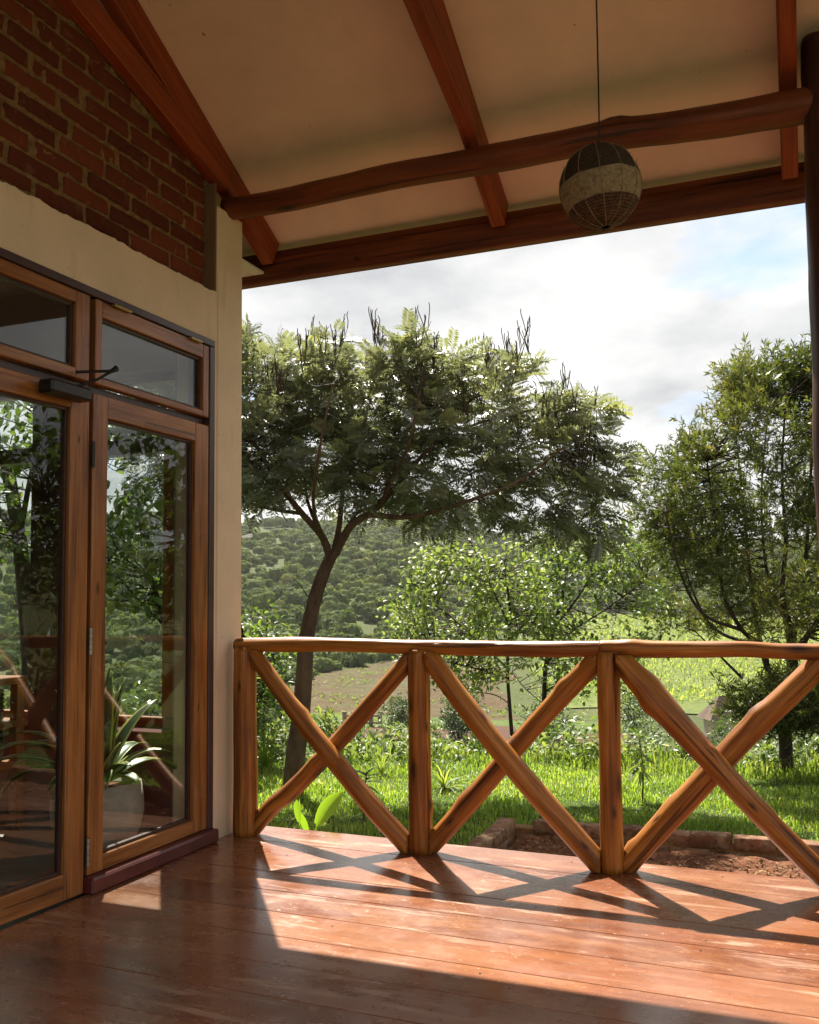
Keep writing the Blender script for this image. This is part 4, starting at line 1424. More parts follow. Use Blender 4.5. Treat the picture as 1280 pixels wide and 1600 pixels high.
def build_railing():
    root = empty("log_railing", (0, 0, 0), "rustic varnished log railing with crossed braces along the deck edge", "railing")
    Y = 3.93

    def log(name, pts, r, seed, **kw):
        path = smooth_path(pts, 10)
        rr = np.interp(np.linspace(0, 1, len(path)), np.linspace(0, 1, len(r)), r) if isinstance(r, (list, tuple)) else r
        # a short taper at both ends reads as a cut, worn edge
        q = np.ones(len(path)); q[0] = q[-1] = 0.93
        cut = kw.pop("cut", None)
        me = uv_tube(name, path, rr * q, 24, True, kw.pop("wob", .045), seed, **kw)
        if cut:
            # sawn flush with the posts, the deck and the rail
            bm = bmesh.new(); bm.from_mesh(me)
            for co, no in (((cut[0], 0, 0), (-1, 0, 0)), ((cut[1], 0, 0), (1, 0, 0)), ((0, 0, .003), (0, 0, -1)), ((0, 0, .882), (0, 0, 1))):
                g = bmesh.ops.bisect_plane(bm, geom=bm.verts[:] + bm.edges[:] + bm.faces[:], plane_co=co, plane_no=no, clear_outer=True)
                ed = [e for e in g["geom_cut"] if isinstance(e, bmesh.types.BMEdge)]
                if ed:
                    try: bmesh.ops.contextual_create(bm, geom=ed)
                    except Exception: pass
            bm.to_mesh(me); bm.free()
        return link(name, me, M["log"], root)
    # posts
    log("post", [(0.090, Y, -0.003), (0.088, Y, .3), (0.086, Y, .6), (0.088, Y, .893)], (.060, .058, .055, .054), 1, bumps=((.3, .6, .03, .006),))
    log("post", [(0.990, Y, -0.003), (0.988, Y, .3), (0.990, Y, .6), (0.990, Y, .893)], (.053, .052, .050, .049), 2, bumps=((.2, 0.2, .03, .008), (.42, 5.8, .02, .008), (.55, 2.8, .02, .005)))
    log("post", [(1.832, Y, -0.003), (1.832, Y, .3), (1.833, Y, .6), (1.834, Y, .893)], (.048, .046, .046, .047), 3)
    # handrail, two logs meeting over the third post
    log("handrail", [(0.035, Y, .902), (0.35, Y, .907), (0.55, Y, .910), (0.98, Y, .903), (1.4, Y + .004, .901), (1.70, Y, .903), (1.845, Y, .908)],
        (.032, .035, .033, .032, .033, .033, .030), 4, wob=.07)
    log("handrail", [(1.800, Y - .012, .910), (1.92, Y - .004, .906), (2.15, Y, .908), (2.35, Y, .911), (2.50, Y, .905), (2.66, Y, .905)],
        (.030, .036, .033, .032, .030, .031), 5, wob=.07, bumps=((.13, 2.0, .05, .005),))
    f, b = Y - .030, Y + .034
    # front braces run down to the right, rear ones up to the right
    log("brace", cut=(0.14, 0.942), pts=[(0.112, f + .02, .893), (0.40, f, .575), (0.66, f, .305), (0.79, f, .170), (0.965, f + .02, -.002)], r=(.038, .041, .044, .046, .043), seed=6,
        bumps=((.42, 1.2, .035, .012), (.75, 2.2, .05, .010), (.5, 4.2, .025, .008)))
    log("brace", cut=(0.14, 0.942), pts=[(0.100, b - .02, .002), (0.215, b, .135), (0.33, b, .225), (0.58, b, .470), (0.972, b - .02, .880)], r=(.040, .042, .043, .040, .040), seed=7, bumps=((.5, 2.0, .03, .006),))
    log("brace", cut=(1.036, 1.789), pts=[(1.015, f + .02, .900), (1.25, f, .615), (1.50, f, .330), (1.812, f + .02, -.004)], r=(.042, .047, .048, .046), seed=8, bumps=((.35, 1.4, .03, .005),))
    log("brace", cut=(1.036, 1.789), pts=[(1.002, b - .02, -.002), (1.22, b, .240), (1.45, b, .510), (1.66, b, .735), (1.815, b - .02, .890)], r=(.041, .044, .042, .043, .044), seed=9, bumps=((.98, 1.8, .04, .012), (.3, 1.8, .06, .008)))
    log("brace", cut=(1.874, 2.66), pts=[(1.855, f + .016, .900), (2.05, f - .006, .680), (2.22, f, .490), (2.42, f, .270), (2.70, f, -.01)], r=(.044, .056, .047, .045, .043), seed=10,
        bumps=((.26, 3.9, .05, .018), (.20, 1.0, .07, .012), (.55, 2.2, .03, .012), (.83, 2.0, .03, .012)))
    log("brace", cut=(1.874, 2.66), pts=[(1.862, b, .000), (2.10, b, .275), (2.35, b, .560), (2.56, b, .775), (2.68, b, .905)], r=(.046, .049, .048, .048, .045), seed=11, bumps=((.10, 1.6, .03, .010), (.85, 1.8, .04, .010), (.35, 1.8, .05, .006)))


build_railing()

# beyond the frame on the right the railing goes on
def railing_beyond():
    root = empty("log_railing", (0, 0, 0), "stretch of log railing beyond the tall dark post", "railing")
    for x in (3.7, 4.5, 5.3):
        link("post", uv_tube("post", smooth_path([(x, 3.93, -.003), (x, 3.93, .45), (x, 3.93, .893)], 8), .05, 16, True, .05, int(x * 7)), M["log"], root)
    link("handrail", uv_tube("handrail", smooth_path([(2.84, 3.93, .905), (4.2, 3.93, .91), (5.38, 3.93, .905)], 14), .034, 16, True, .06, 31), M["log"], root)


# ------------------------------------------------------------------ pendant lamp
def build_lamp():
    C0 = Vector((2.012, 3.0, 2.455))
    root = empty("pendant_lamp", tuple(C0), "round woven fibre pendant lamp with dark and pale bands hanging on a thin cord", "lamp")
    R, H, S = 0.131, 0.136, 12
    Rt = Matrix.Rotation(math.radians(-7), 3, Vector(AX_F)) @ Matrix.Rotation(.2, 3, "Z")
    rng = random.Random(5)

    def band(name, t0, t1, mat, grow=0.0):
        n = 7; V, F = [], []
        fine = S * 4
        for i in range(n + 1):
            for j in range(fine):
                a = 2 * PI * j / fine
                e0 = .035 * noise.noise(Vector((math.cos(a) * 2.5, math.sin(a) * 2.5, t0 * 9))); e1 = .035 * noise.noise(Vector((math.cos(a) * 2.5, math.sin(a) * 2.5, t1 * 9)))
                th = (t0 + e0) + (t1 + e1 - t0 - e0) * i / n
                am = (a % (2 * PI / S)) - PI / S
                flat = math.cos(PI / S) / math.cos(am) * 0.45 + 0.55     # faceted between the ribs
                r = (R + grow) * math.sin(th) * flat * (1 + .012 * noise.noise(Vector((math.cos(a) * 3, math.sin(a) * 3, th * 6))))
                V.append(Rt @ Vector((r * math.cos(a), r * math.sin(a), (H + grow) * math.cos(th))))
        for i in range(n):
            for j in range(fine):
                k = (j + 1) % fine
                F.append((i * fine + j, (i + 1) * fine + j, (i + 1) * fine + k, i * fine + k))
        o = link(name, raw_mesh(name, np.array([tuple(v) for v in V]), np.array(F), None, True, mat)); o.parent = root
        return o
    b1, b2, b3 = math.radians(84), math.radians(120), math.radians(159)
    band("shade_cap", math.radians(5), b1, M["lamp_dark"])
    band("shade_band", b1, b2, M["lamp_pale"])
    band("shade_mesh", b2, b3, M["lamp_brown"])
    band("shade_base", b3, math.radians(174), M["lamp_dark"])
    for j in range(S):
        a = 2 * PI * j / S + PI / S * 0
        pts = [Rt @ Vector(((R + .0012) * math.sin(th) * math.cos(a), (R + .0012) * math.sin(th) * math.sin(a), (H + .001) * math.cos(th))) for th in np.linspace(.1, PI - .12, 22)]
        acc = Acc(); acc.add(*tube_arrays(np.array([tuple(p) for p in pts]), .0013, 5))
        o = link("rib", acc.mesh("rib", M["lamp_pale"], True)); o.parent = root
    # loose fibres standing off the weave
    acc = Acc(); N = 900
    d = rand_dirs(N); P = d * np.array([R, R, H]) * 1.005
    q = d * .5 + rand_dirs(N)
    scatter(acc, np.array([(0, -.03, 0), (1, 0, 0), (1, .01, 0), (0, .03, 0)]), np.array([(0, 1, 2, 3)]), frames(q), P, RNG.uniform(.008, .022, N), np.full(N, .5))
    o = link("loose_fibre", acc.mesh("loose_fibre", M["lamp_brown"]), kind="stuff"); o.parent = root
    # weave lines round the shade
    for th in np.linspace(math.radians(122), math.radians(157), 9):
        ring = [Rt @ Vector(((R + .0008) * math.sin(th) * math.cos(a), (R + .0008) * math.sin(th) * math.sin(a), H * math.cos(th) + .0015 * math.sin(a * 7 + th * 9))) for a in np.linspace(0, 2 * PI, 49)]
        acc = Acc(); acc.add(*tube_arrays(np.array([tuple(p) for p in ring]), .0014, 4))
        o = link("weave_strand", acc.mesh("weave_strand", M["lamp_dark"], True)); o.parent = root
    acc = Acc()
    top = RB(3.0) + RD - C0.z
    acc.add(*tube_arrays(smooth_path([(0, 0, H - .004), (0.002, 0, .4), (0.0, 0, top)], 8), .0028, 6))
    o = link("cord", acc.mesh("cord", M["metal_dark"], True)); o.parent = root
    acc = Acc(); acc.add(*tube_arrays([(0, 0, top - .03), (0, 0, top - .001)], [.03, .045], 14))
    o = link("ceiling_rose", acc.mesh("ceiling_rose", M["metal_dark"], True)); o.parent = root


build_lamp()

# ------------------------------------------------------------------ planting bed
BX0, BX1, BY0, BY1 = 0.80, 4.2, 4.14, 5.98
ZG = -0.45


def build_bed():
    V, F = [], []; nx, ny = 80, 44
    for i in range(nx + 1):
        for j in range(ny + 1):
            x = BX0 + .1 + (BX1 - BX0 - .2) * i / nx; y = BY0 + .02 + (BY1 - BY0 - .16) * j / ny
            z = ZG + .062 + .030 * noise.noise(Vector((x * 3, y * 3, 0))) + .022 * noise.noise(Vector((x * 11, y * 11, 3)))
            V.append((x, y, z))
    for i in range(nx):
        for j in range(ny):
            a = i * (ny + 1) + j; F.append((a, a + ny + 1, a + ny + 2, a + 1))
    me = bpy.data.meshes.new("bed_soil"); me.from_pydata(V, [], F); me.update()
    tag(link("bed_soil", me, M["soil"]), kind="structure")
    rng = np.random.default_rng(3); acc = Acc(); N = 9000
    x = rng.uniform(BX0 + .12, BX1 - .1, N); y = rng.uniform(BY0 + .05, BY1 - .18, N)
    z = np.array([ZG + .069 + .030 * noise.noise(Vector((a * 3, b * 3, 0))) + .022 * noise.noise(Vector((a * 11, b * 11, 3))) for a, b in zip(x, y)])
    d = rand_dirs(N, rng); d[:, 2] *= .35
    PV = np.array([(-.5, -.2, 0), (.5, -.16, 0), (.5, .16, .03), (-.5, .2, .03)]); PF = np.array([(0, 1, 2, 3)])
    scatter(acc, PV, PF, frames(d, roll=rng.uniform(-.5, .5, N)), np.stack([x, y, z], 1), rng.uniform(.008, .030, N), rng.beta(1.1, 2.6, N), .05, rng)
    tag(link("mulch", acc.mesh("mulch", M["chips"])), kind="stuff", label="straw and wood chips scattered over the bed's red soil", cat="mulch")
    root = empty("bed_edging", (0, 0, 0), "low weathered brick edging around the red soil bed", "edging")
    rr = random.Random(9)
    meshes = []
    for v in range(6):
        bm = bmesh.new(); bm_box(bm, (0, 0, 0), (.231, .105, .079))
        for q in bm.verts: q.co += Vector((rr.uniform(-.007, .007), rr.uniform(-.006, .006), rr.uniform(-.006, .006)))
        bmesh.ops.bevel(bm, geom=list(bm.edges), offset=.006, segments=1, affect="EDGES")
        for f in bm.faces: f.smooth = True
        me = bpy.data.meshes.new("brick"); bm.to_mesh(me); bm.free(); me.materials.append(M["old_brick"]); meshes.append(me)

    def run(p0, p1, courses=2):
        p0, p1 = Vector(p0), Vector(p1); d = p1 - p0; L = d.length; d.normalize(); ang = math.atan2(d.y, d.x)
        for c in range(courses):
            s = 0.115 + (.12 if c % 2 else 0)
            while s < L - .05:
                o = link("brick", rr.choice(meshes), None, root)
                p = p0 + d * s
                o.location = (p.x + rr.uniform(-.004, .004), p.y + rr.uniform(-.006, .006), ZG + .028 + c * .081 + rr.uniform(-.004, .004))
                o.rotation_euler = (rr.uniform(-.03, .03), rr.uniform(-.02, .02), ang + rr.uniform(-.02, .02) + (PI if rr.random() < .5 else 0))
                s += .238 + rr.uniform(0, .006)
        return
    run((BX0 + .05, BY1, 0), (BX1, BY1, 0)); run((BX0, BY0 + .0, 0), (BX0, BY1 - .06, 0))
    boxes("mortar_joint", [((BX0 + .02, BY1 - .046, ZG - .02), (BX1, BY1 + .046, ZG + .10)), ((BX0 - .046, BY0, ZG - .02), (BX0 + .046, BY1 - .05, ZG + .10))], M["mortar"], root, .004)


build_bed()


# ------------------------------------------------------------------ grass
def build_grass():
    rng = np.random.default_rng(17)

    def blades(N, xr, yr, h, mat, name, label, lean=.35, w=.055, keep=None, tint=(.5, .22)):
        x = rng.uniform(*xr, N); y = rng.uniform(*yr, N)
        ok = ~((x > BX0 - .08) & (x < BX1 + .08) & (y < BY1 + .06) & (y > BY0 - .1))
        if keep is not None: ok &= keep(x, y)
        x, y = x[ok], y[ok]; N = len(x)
        z = terrain(x, y) - .005
        tall = 0.7 + 0.6 * np.array([noise.noise(Vector((a * 1.6, b * 1.6, 0))) for a, b in zip(x, y)]) * 1.0
        H = rng.uniform(*h, N) * np.clip(tall, .45, 1.5)
        a = rng.uniform(0, 2 * PI, N); l = np.abs(rng.normal(0, lean, N)) + .08
        dx, dy = np.cos(a), np.sin(a)
        W = H * w * rng.uniform(.7, 1.4, N) + .0018
        px_, py_ = -dy, dx
        P0 = np.stack([x, y, z], 1); side = np.stack([px_, py_, np.zeros(N)], 1); dr = np.stack([dx, dy, np.zeros(N)], 1)
        up = np.array([0, 0, 1.0])
        mid = P0 + dr * (H * l * .35)[:, None] + up * (H * .62)[:, None]
        tip = P0 + dr * (H * l * 1.05)[:, None] + up * (H * (1 - .28 * l))[:, None]
        Wc = W[:, None]
        V = np.stack([P0 - side * Wc, P0 + side * Wc, mid + side * Wc * .8, mid - side * Wc * .8, tip + side * Wc * .1, tip - side * Wc * .1], 1).reshape(-1, 3)
        b = (np.arange(N) * 6)[:, None]
        F = np.concatenate([b + np.array([[0, 1, 2, 3]]), b + np.array([[3, 2, 4, 5]])], 0)
        big = np.array([noise.noise(Vector((p * .9, q * .9, 5))) for p, q in zip(x, y)])
        T = np.clip(rng.normal(tint[0], tint[1], N) + .3 * big, 0, 1)
        acc = Acc(); acc.add(V, F, np.concatenate([T, T]))
        tag(link(name, acc.mesh(name, mat)), kind="stuff", label=label, cat="grass")
    blades(150000, (-6.0, 5.2), (4.15, 11.0), (.05, .12), M["grass"], "lawn_grass", "bright green lawn grass beyond the deck", w=.045)
    blades(20000, (-7, 6), (9.8, 12.6), (.10, .30), M["weed"], "tall_grass", "tall rough grass along the lawn's far edge", .4, .03, tint=(.5, .25))


build_grass()


def build_undergrowth():
    rng = np.random.default_rng(91); acc = Acc(); N = 15000
    px = rng.uniform(-100, 1500, N); rr = rng.uniform(10.3, 13.2, N)
    P = np.array([polar(a, b) for a, b in zip(px, rr)])
    k = np.array([noise.noise(Vector((a * .9, b * .9, 8))) for a, b in P])
    ok = k > -.15; P, k = P[ok], k[ok]; N = len(P)
    h = rng.uniform(0, 1, N) ** .8 * (.16 + .42 * np.clip(k + .2, 0, 1))
    z = terrain(P[:, 0], P[:, 1]) + h
    d = rng.normal(0, .8, (N, 3)); d[:, 2] += .35
    scatter(acc, *leaf_proto(.42, .2, .3), frames(d, roll=rng.normal(0, .5, N)), np.stack([P[:, 0], P[:, 1], z], 1), rng.uniform(.05, .12, N), np.clip(rng.normal(.6, .25, N), 0, 1), .05, rng)
    tag(link("undergrowth", acc.mesh("undergrowth", M["broad"])), kind="stuff", label="low weedy leaves growing along the lawn's far edge", cat="undergrowth")


build_undergrowth()


# ------------------------------------------------------------------ trees
def limb_mesh(limbs, sides=9):
    acc = Acc()
    for pts, r0, r1 in limbs:
        path = smooth_path(pts, 6); n = len(path)
        rr = r0 + (r1 - r0) * np.linspace(0, 1, n) ** .9
        V, F = tube_arrays(path, rr, sides)
        jit = np.array([1 + .0 * v[0] for v in V])
        acc.add(V, F)
    return acc


def build_feathery_tree():
    rng = np.random.default_rng(42)
    D = 6.65
    base, _ = ground_at(456, 1246)
    D = float((base - CAM_POS) @ AX_F)
    q = lambda px, py, dz=0.0: pt(px, py, D + dz)
    root = empty("feathery_tree", tuple(base), "feathery leaved spreading tree with leaning trunk and upright seed pods beside the cream pier", "tree")
    fork = q(521, 862)
    limbs = [([base - np.array([0, 0, .1]), q(462, 1180), q(470, 1120), q(475, 1060), q(479, 1000), q(491, 940), q(506, 895), fork], .098, .052)]
    br = [
        ([q(517, 875), q(503, 838), q(470, 800, -.05), q(430, 748, -.15), q(395, 690, -.2), q(330, 630, -.2)], .040, .012),
        ([q(521, 868), q(530, 822, .1), q(536, 765, .25), q(545, 700, .4), q(552, 640, .5)], .032, .010),
        ([q(523, 866), q(548, 822), q(580, 800, .05), q(612, 768, .1), q(645, 728, .15), q(690, 680, .2), q(740, 620, .2)], .042, .010),
        ([q(575, 804), q(635, 808, -.1), q(690, 796, -.2), q(745, 778, -.3), q(810, 752, -.4), q(880, 700, -.5)], .028, .009),
        ([q(472, 802), q(432, 797, .2), q(388, 786, .4), q(320, 765, .6)], .020, .008),
        ([q(590, 796), q(618, 740, -.3), q(640, 690, -.6), q(655, 620, -.8)], .020, .007),
        ([q(545, 825), q(560, 800, .5), q(600, 790, .9), q(690, 760, 1.2), q(780, 720, 1.3)], .022, .008),
        ([q(505, 842), q(480, 780, .5), q(470, 700, .9), q(440, 620, 1.0)], .020, .007),
        ([q(508, 846), q(490, 790, -.5), q(500, 700, -.9), q(520, 600, -1.0)], .020, .007),
        ([q(690, 680, .2), q(790, 650, .3), q(870, 640, .3), q(930, 680, .3)], .013, .006),
        ([q(395, 690, -.2), q(300, 680, -.2), q(220, 690, -.1), q(160, 720, 0)], .014, .006),
        ([q(612, 768, .1), q(600, 700, .3), q(605, 600, .4)], .014, .006),
    ]
    # a dead twig on the trunk
    br.append(([q(481, 932), q(470, 915), q(456, 900)], .006, .003))
    link("trunk", limb_mesh(limbs, 14).mesh("trunk", M["bark"], True), None, root)
    for l in br:
        link("branch", limb_mesh([l], 9).mesh("branch", M["bark"], True), None, root)
    # crown: twig ends through an uneven dome, a rosette of fronds on each
    cx = q(575, 700); rt = np.array(AX_R); rt[2] = 0; rt /= np.linalg.norm(rt); fw = np.array([-rt[1], rt[0], 0])
    k = D / FPX
    tips = []
    branch_pts = np.concatenate([smooth_path(b[0], 8)[6:] for b in br[:-1]])
    while len(tips) < 690:
        u = rng.uniform(-1, 1); v = rng.uniform(-1, 1)
        if math.hypot(u, v) > 1: continue
        rr = math.hypot(u, .55 * v)
        lump = .13 * noise.noise(Vector((u * 3.1, v * 3.1, 2))) + .07 * noise.noise(Vector((u * 8, v * 8, 7)))
        top = 150 + (28 * min(1, max(0, -u - .1) / .4)) - 10 * max(0, u) - 420 * max(0, rr - .74) ** 1.3 + 300 * lump
        if u > .3: top -= 30 * (u - .3)
        bot = -105 - 55 * u - 30 * max(0, rr - .3) + 30 * (1 - rr) + 120 * lump
        if top < bot + 10: continue
        w = bot + (top - bot) * rng.uniform(0, 1) ** .9
        p = cx + rt * (u * 415 * k) + fw * (v * 1.0 + .45) + np.array([0, 0, w * k])
        if noise.noise(Vector(p * 1.7)) < -.40: continue
        tips.append((p, u, v, (w - bot) / (top - bot)))
    protos = [frond_proto(int(n), lw, ll, dr, rng) for n, lw, ll, dr in ((10, .34, .30, .25), (11, .32, .28, .45), (9, .36, .32, .6), (12, .30, .27, .15))]
    twig = Acc(); PTS = [[], [], [], []]; DIR = [[], [], [], []]; SC = [[], [], [], []]; TN = [[], [], [], []]
    for p, u, v, hh in tips:
        j = np.argmin(np.linalg.norm(branch_pts - p, axis=1)); s = branch_pts[j]
        if .06 < np.linalg.norm(s - p) < .75:
            mid = (s + p) / 2 + rng.normal(0, .05, 3) - np.array([0, 0, .04])
            twig.add(*tube_arrays(smooth_path([s, mid, p], 4), np.linspace(.0055, .002, 9), 4))
        outw = (p - (cx - np.array([0, 0, .9]))); outw /= np.linalg.norm(outw)
        n = int(rng.integers(8, 13))
        for i in range(n):
            a = i * 2.4 + rng.uniform(0, 1)
            h = np.array([math.cos(a), math.sin(a), 0])
            d = h * .95 + outw * .45 + np.array([0, 0, .5 * (hh - .35)]) + rng.normal(0, .2, 3)
            if hh < .3: d[2] -= .35
            m = rng.integers(0, 4)
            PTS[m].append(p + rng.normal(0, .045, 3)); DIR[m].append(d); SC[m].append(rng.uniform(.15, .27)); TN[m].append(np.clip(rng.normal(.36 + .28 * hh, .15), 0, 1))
    crown = Acc()
    for m, (PV, PF) in enumerate(protos):
        dd = np.array(DIR[m])
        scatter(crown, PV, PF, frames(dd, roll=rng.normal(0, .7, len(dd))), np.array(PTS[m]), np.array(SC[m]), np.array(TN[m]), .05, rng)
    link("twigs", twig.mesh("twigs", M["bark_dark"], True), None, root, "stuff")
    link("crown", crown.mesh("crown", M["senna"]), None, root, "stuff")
    # seed pod racemes standing above the crown
    pods = [(418, 560), (470, 470), (545, 500), (560, 490), (590, 505), (610, 520), (660, 520), (670, 500), (690, 525), (760, 480), (765, 510), (845, 495), (835, 520), (880, 570), (870, 590), (890, 610), (940, 640), (960, 665), (970, 690), (432, 520), (520, 530), (705, 545), (800, 540), (630, 560), (905, 680), (750, 600)]
    pods = pods + [(a + rng.uniform(-26, 26), b + rng.uniform(-5, 30)) for a, b in pods]
    vs = []
    for kx in range(4):
        acc = Acc()
        L = .15 + .03 * kx
        path = smooth_path([(0, 0, 0), (.012, 0, L * .4), (.004 + .01 * kx, .004, L * .8), (.018, .0, L)], 5)
        acc.add(*tube_arrays(path, np.interp(np.linspace(0, 1, len(path)), [0, .1, .9, 1], [.0018, .0040, .0040, .0018]), 5))
        vs.append(acc.mesh("seed_pod", M["pod"], True))
    st = Acc(); TP = np.array([t[0] for t in tips])
    for px, py in pods:
        p0 = q(px + rng.uniform(-8, 8), py + 66, rng.uniform(-1.0, .1)); p0 = TP[np.argmin(np.linalg.norm(TP - p0, axis=1))]; p1 = p0 + np.array([rng.normal(0, .07), rng.normal(0, .07), .28 + rng.uniform(-.08, .09)])
        path = smooth_path([p0, (p0 + p1) / 2 + rng.normal(0, .012, 3), p1], 5)
        st.add(*tube_arrays(path, np.linspace(.005, .002, len(path)), 5))
        for i in range(int(rng.integers(4, 8))):
            f = rng.uniform(.35, .98); c = p0 + (p1 - p0) * f
            o = link("seed_pod", vs[rng.integers(0, 4)], None, None)
            o.parent = root
            o.location = Vector(c - base)
            o.rotation_euler = (rng.uniform(-.22, .22), rng.uniform(-.22, .22), rng.uniform(0, 6.28))
    link("pod_stalk", st.mesh("pod_stalk", M["bark_dark"], True), None, root, "stuff")


build_feathery_tree()


def spray_proto(n, L, w, rng, spread=1.0):
    V, F = [], []
    for i in range(n):
        x = rng.uniform(.0, 1.0)
        a = rng.uniform(0, 2 * PI); e = rng.uniform(.3, 1.2) * spread
        d = np.array([math.cos(e), math.sin(e) * math.cos(a), math.sin(e) * math.sin(a)])
        s = np.cross(d, rng.normal(size=3)); s /= np.linalg.norm(s)
        p = np.array([x, 0, 0]); l = L * rng.uniform(.6, 1.2)
        b = len(V)
        V += [p, p + d * l * .5 - s * w * l / 2, p + d * l, p + d * l * .5 + s * w * l / 2]; F.append((b, b + 1, b + 2, b + 3))
    return np.array(V), np.array(F)


def grow_branches(start_pts, targets, rng, r0=.012, wob=.08):
    """Thin limbs from the nearest point of a skeleton to each target."""
    acc = Acc(); S = np.array(start_pts)
    for t in targets:
        d = np.linalg.norm(S - t, axis=1) + 0.9 * np.maximum(0, S[:, 2] - t[2] + .05)
        s = S[np.argmin(d)]
        mid = (s + t) / 2 + rng.normal(0, wob, 3) * np.linalg.norm(t - s)
        path = smooth_path([s, mid, t], 4)
        acc.add(*tube_arrays(path, np.linspace(r0, .003, len(path)), 4))
    return acc


def build_olive_tree():
    rng = np.random.default_rng(77)
    base, _ = ground_at(1226, 1214); D = float((base - CAM_POS) @ AX_F)
    q = lambda px, py, dz=0.0: pt(px, py, D + dz)
    root = empty("olive_tree", tuple(base), "tall fine leaved olive green tree with many stems beside the dark post", "tree")
    trunk = [([base - np.array([0, 0, .1]), q(1228, 1170), q(1226, 1120), q(1238, 1050), q(1236, 980)], .075, .050)]
    br = [
        ([q(1227, 1130), q(1205, 1070), q(1190, 1010), q(1160, 985, -.2), q(1130, 925, -.3), q(1120, 840, -.3), q(1105, 720, -.3)], .038, .008),
        ([q(1215, 1095), q(1192, 1020, .2), q(1175, 930, .3), q(1165, 820, .3), q(1150, 680, .3)], .034, .008),
        ([q(1236, 985), q(1222, 930), q(1228, 840), q(1222, 740), q(1228, 620)], .036, .008),
        ([q(1237, 1000), q(1255, 930, .3), q(1262, 830, .3), q(1270, 700, .4), q(1285, 560, .4)], .034, .008),
        ([q(1236, 1040), q(1270, 980, -.2), q(1310, 920, -.3), q(1350, 820, -.3), q(1370, 680, -.2)], .034, .008),
        ([q(1190, 1010), q(1120, 985, .3), q(1085, 930, .5), q(1060, 850, .6)], .022, .007),
        ([q(1160, 985, -.2), q(1100, 960, -.5), q(1065, 900, -.6), q(1040, 800, -.6)], .020, .007),
        ([q(1160, 1060, .2), q(1120, 1020, .2), q(1085, 985, .3)], .016, .006),
        ([q(1225, 1120), q(1270, 1080, .3), q(1330, 1050, .5)], .02, .007),
        ([q(1230, 1150), q(1190, 1120, -.3), q(1165, 1100, -.4)], .014, .006),
        ([q(1236, 985), q(1200, 900, .6), q(1190, 780, .8), q(1200, 640, .9)], .024, .007),
        ([q(1240, 1020), q(1290, 940, .7), q(1310, 800, .9), q(1320, 650, 1.0)], .024, .007),
    ]
    link("trunk", limb_mesh(trunk, 14).mesh("trunk", M["bark_dark"], True), None, root)
    for l in br: link("branch", limb_mesh([l], 8).mesh("branch", M["bark_dark"], True), None, root)
    sk = np.concatenate([smooth_path(b[0], 8)[4:] for b in br])
    k = D / FPX
    rt = np.array(AX_R); rt[2] = 0; rt /= np.linalg.norm(rt); fw = np.array([-rt[1], rt[0], 0])
    tips = []
    # crown silhouette by height: half widths of an uneven pillar (metres-scaled)
    hs = [1200, 1120, 1040, 960, 880, 800, 740, 680, 620, 570, 535]
    lf = [40, 60, 150, 195, 215, 232, 220, 180, 110, 65, 25]
    c0 = q(1235, 945)
    while len(tips) < 780:
        py = rng.uniform(535, 1130); half = np.interp(py, hs[::-1], lf[::-1])
        u = rng.uniform(-1, 1); v = rng.uniform(-1, 1)
        if u * u + v * v > 1: continue
        rr = math.hypot(u, v)
        if rr < rng.uniform(0, .75): continue
        p = c0 + rt * (u * half * k) + fw * (v * half * k * .85) + np.array([0, 0, (945 - py) * k])
        if noise.noise(Vector(p * 1.35 + np.array([4.0, 0, 0]))) < -.04 + .24 * (py > 990): continue
        tips.append((p, rr))
    P = np.array([t[0] for t in tips])
    link("twigs", grow_branches(sk, P, rng, .008).mesh("twigs", M["bark_dark"], True), None, root, "stuff")
    crown = Acc()
    pr = [spray_proto(24, .38, .17, rng), spray_proto(20, .42, .18, rng), spray_proto(28, .34, .18, rng)]
    for m, (PV, PF) in enumerate(pr):
        n = len(P) * 3
        idx = rng.integers(0, len(P), n)
        pos = P[idx] + rng.normal(0, .085, (n, 3))
        d = rng.normal(0, .8, (n, 3)) + np.array([0, 0, .55]) + (P[idx] - c0) * np.array([.35, .35, .1])
        base_t = .42 + .38 * np.array([noise.noise(Vector(x * 1.1)) for x in pos])
        scatter(crown, PV, PF, frames(d), pos, rng.uniform(.12, .22, n), np.clip(rng.normal(base_t, .14), 0, 1), .08, rng)
    link("crown", crown.mesh("crown", M["wattle"]), None, root, "stuff")


build_olive_tree()


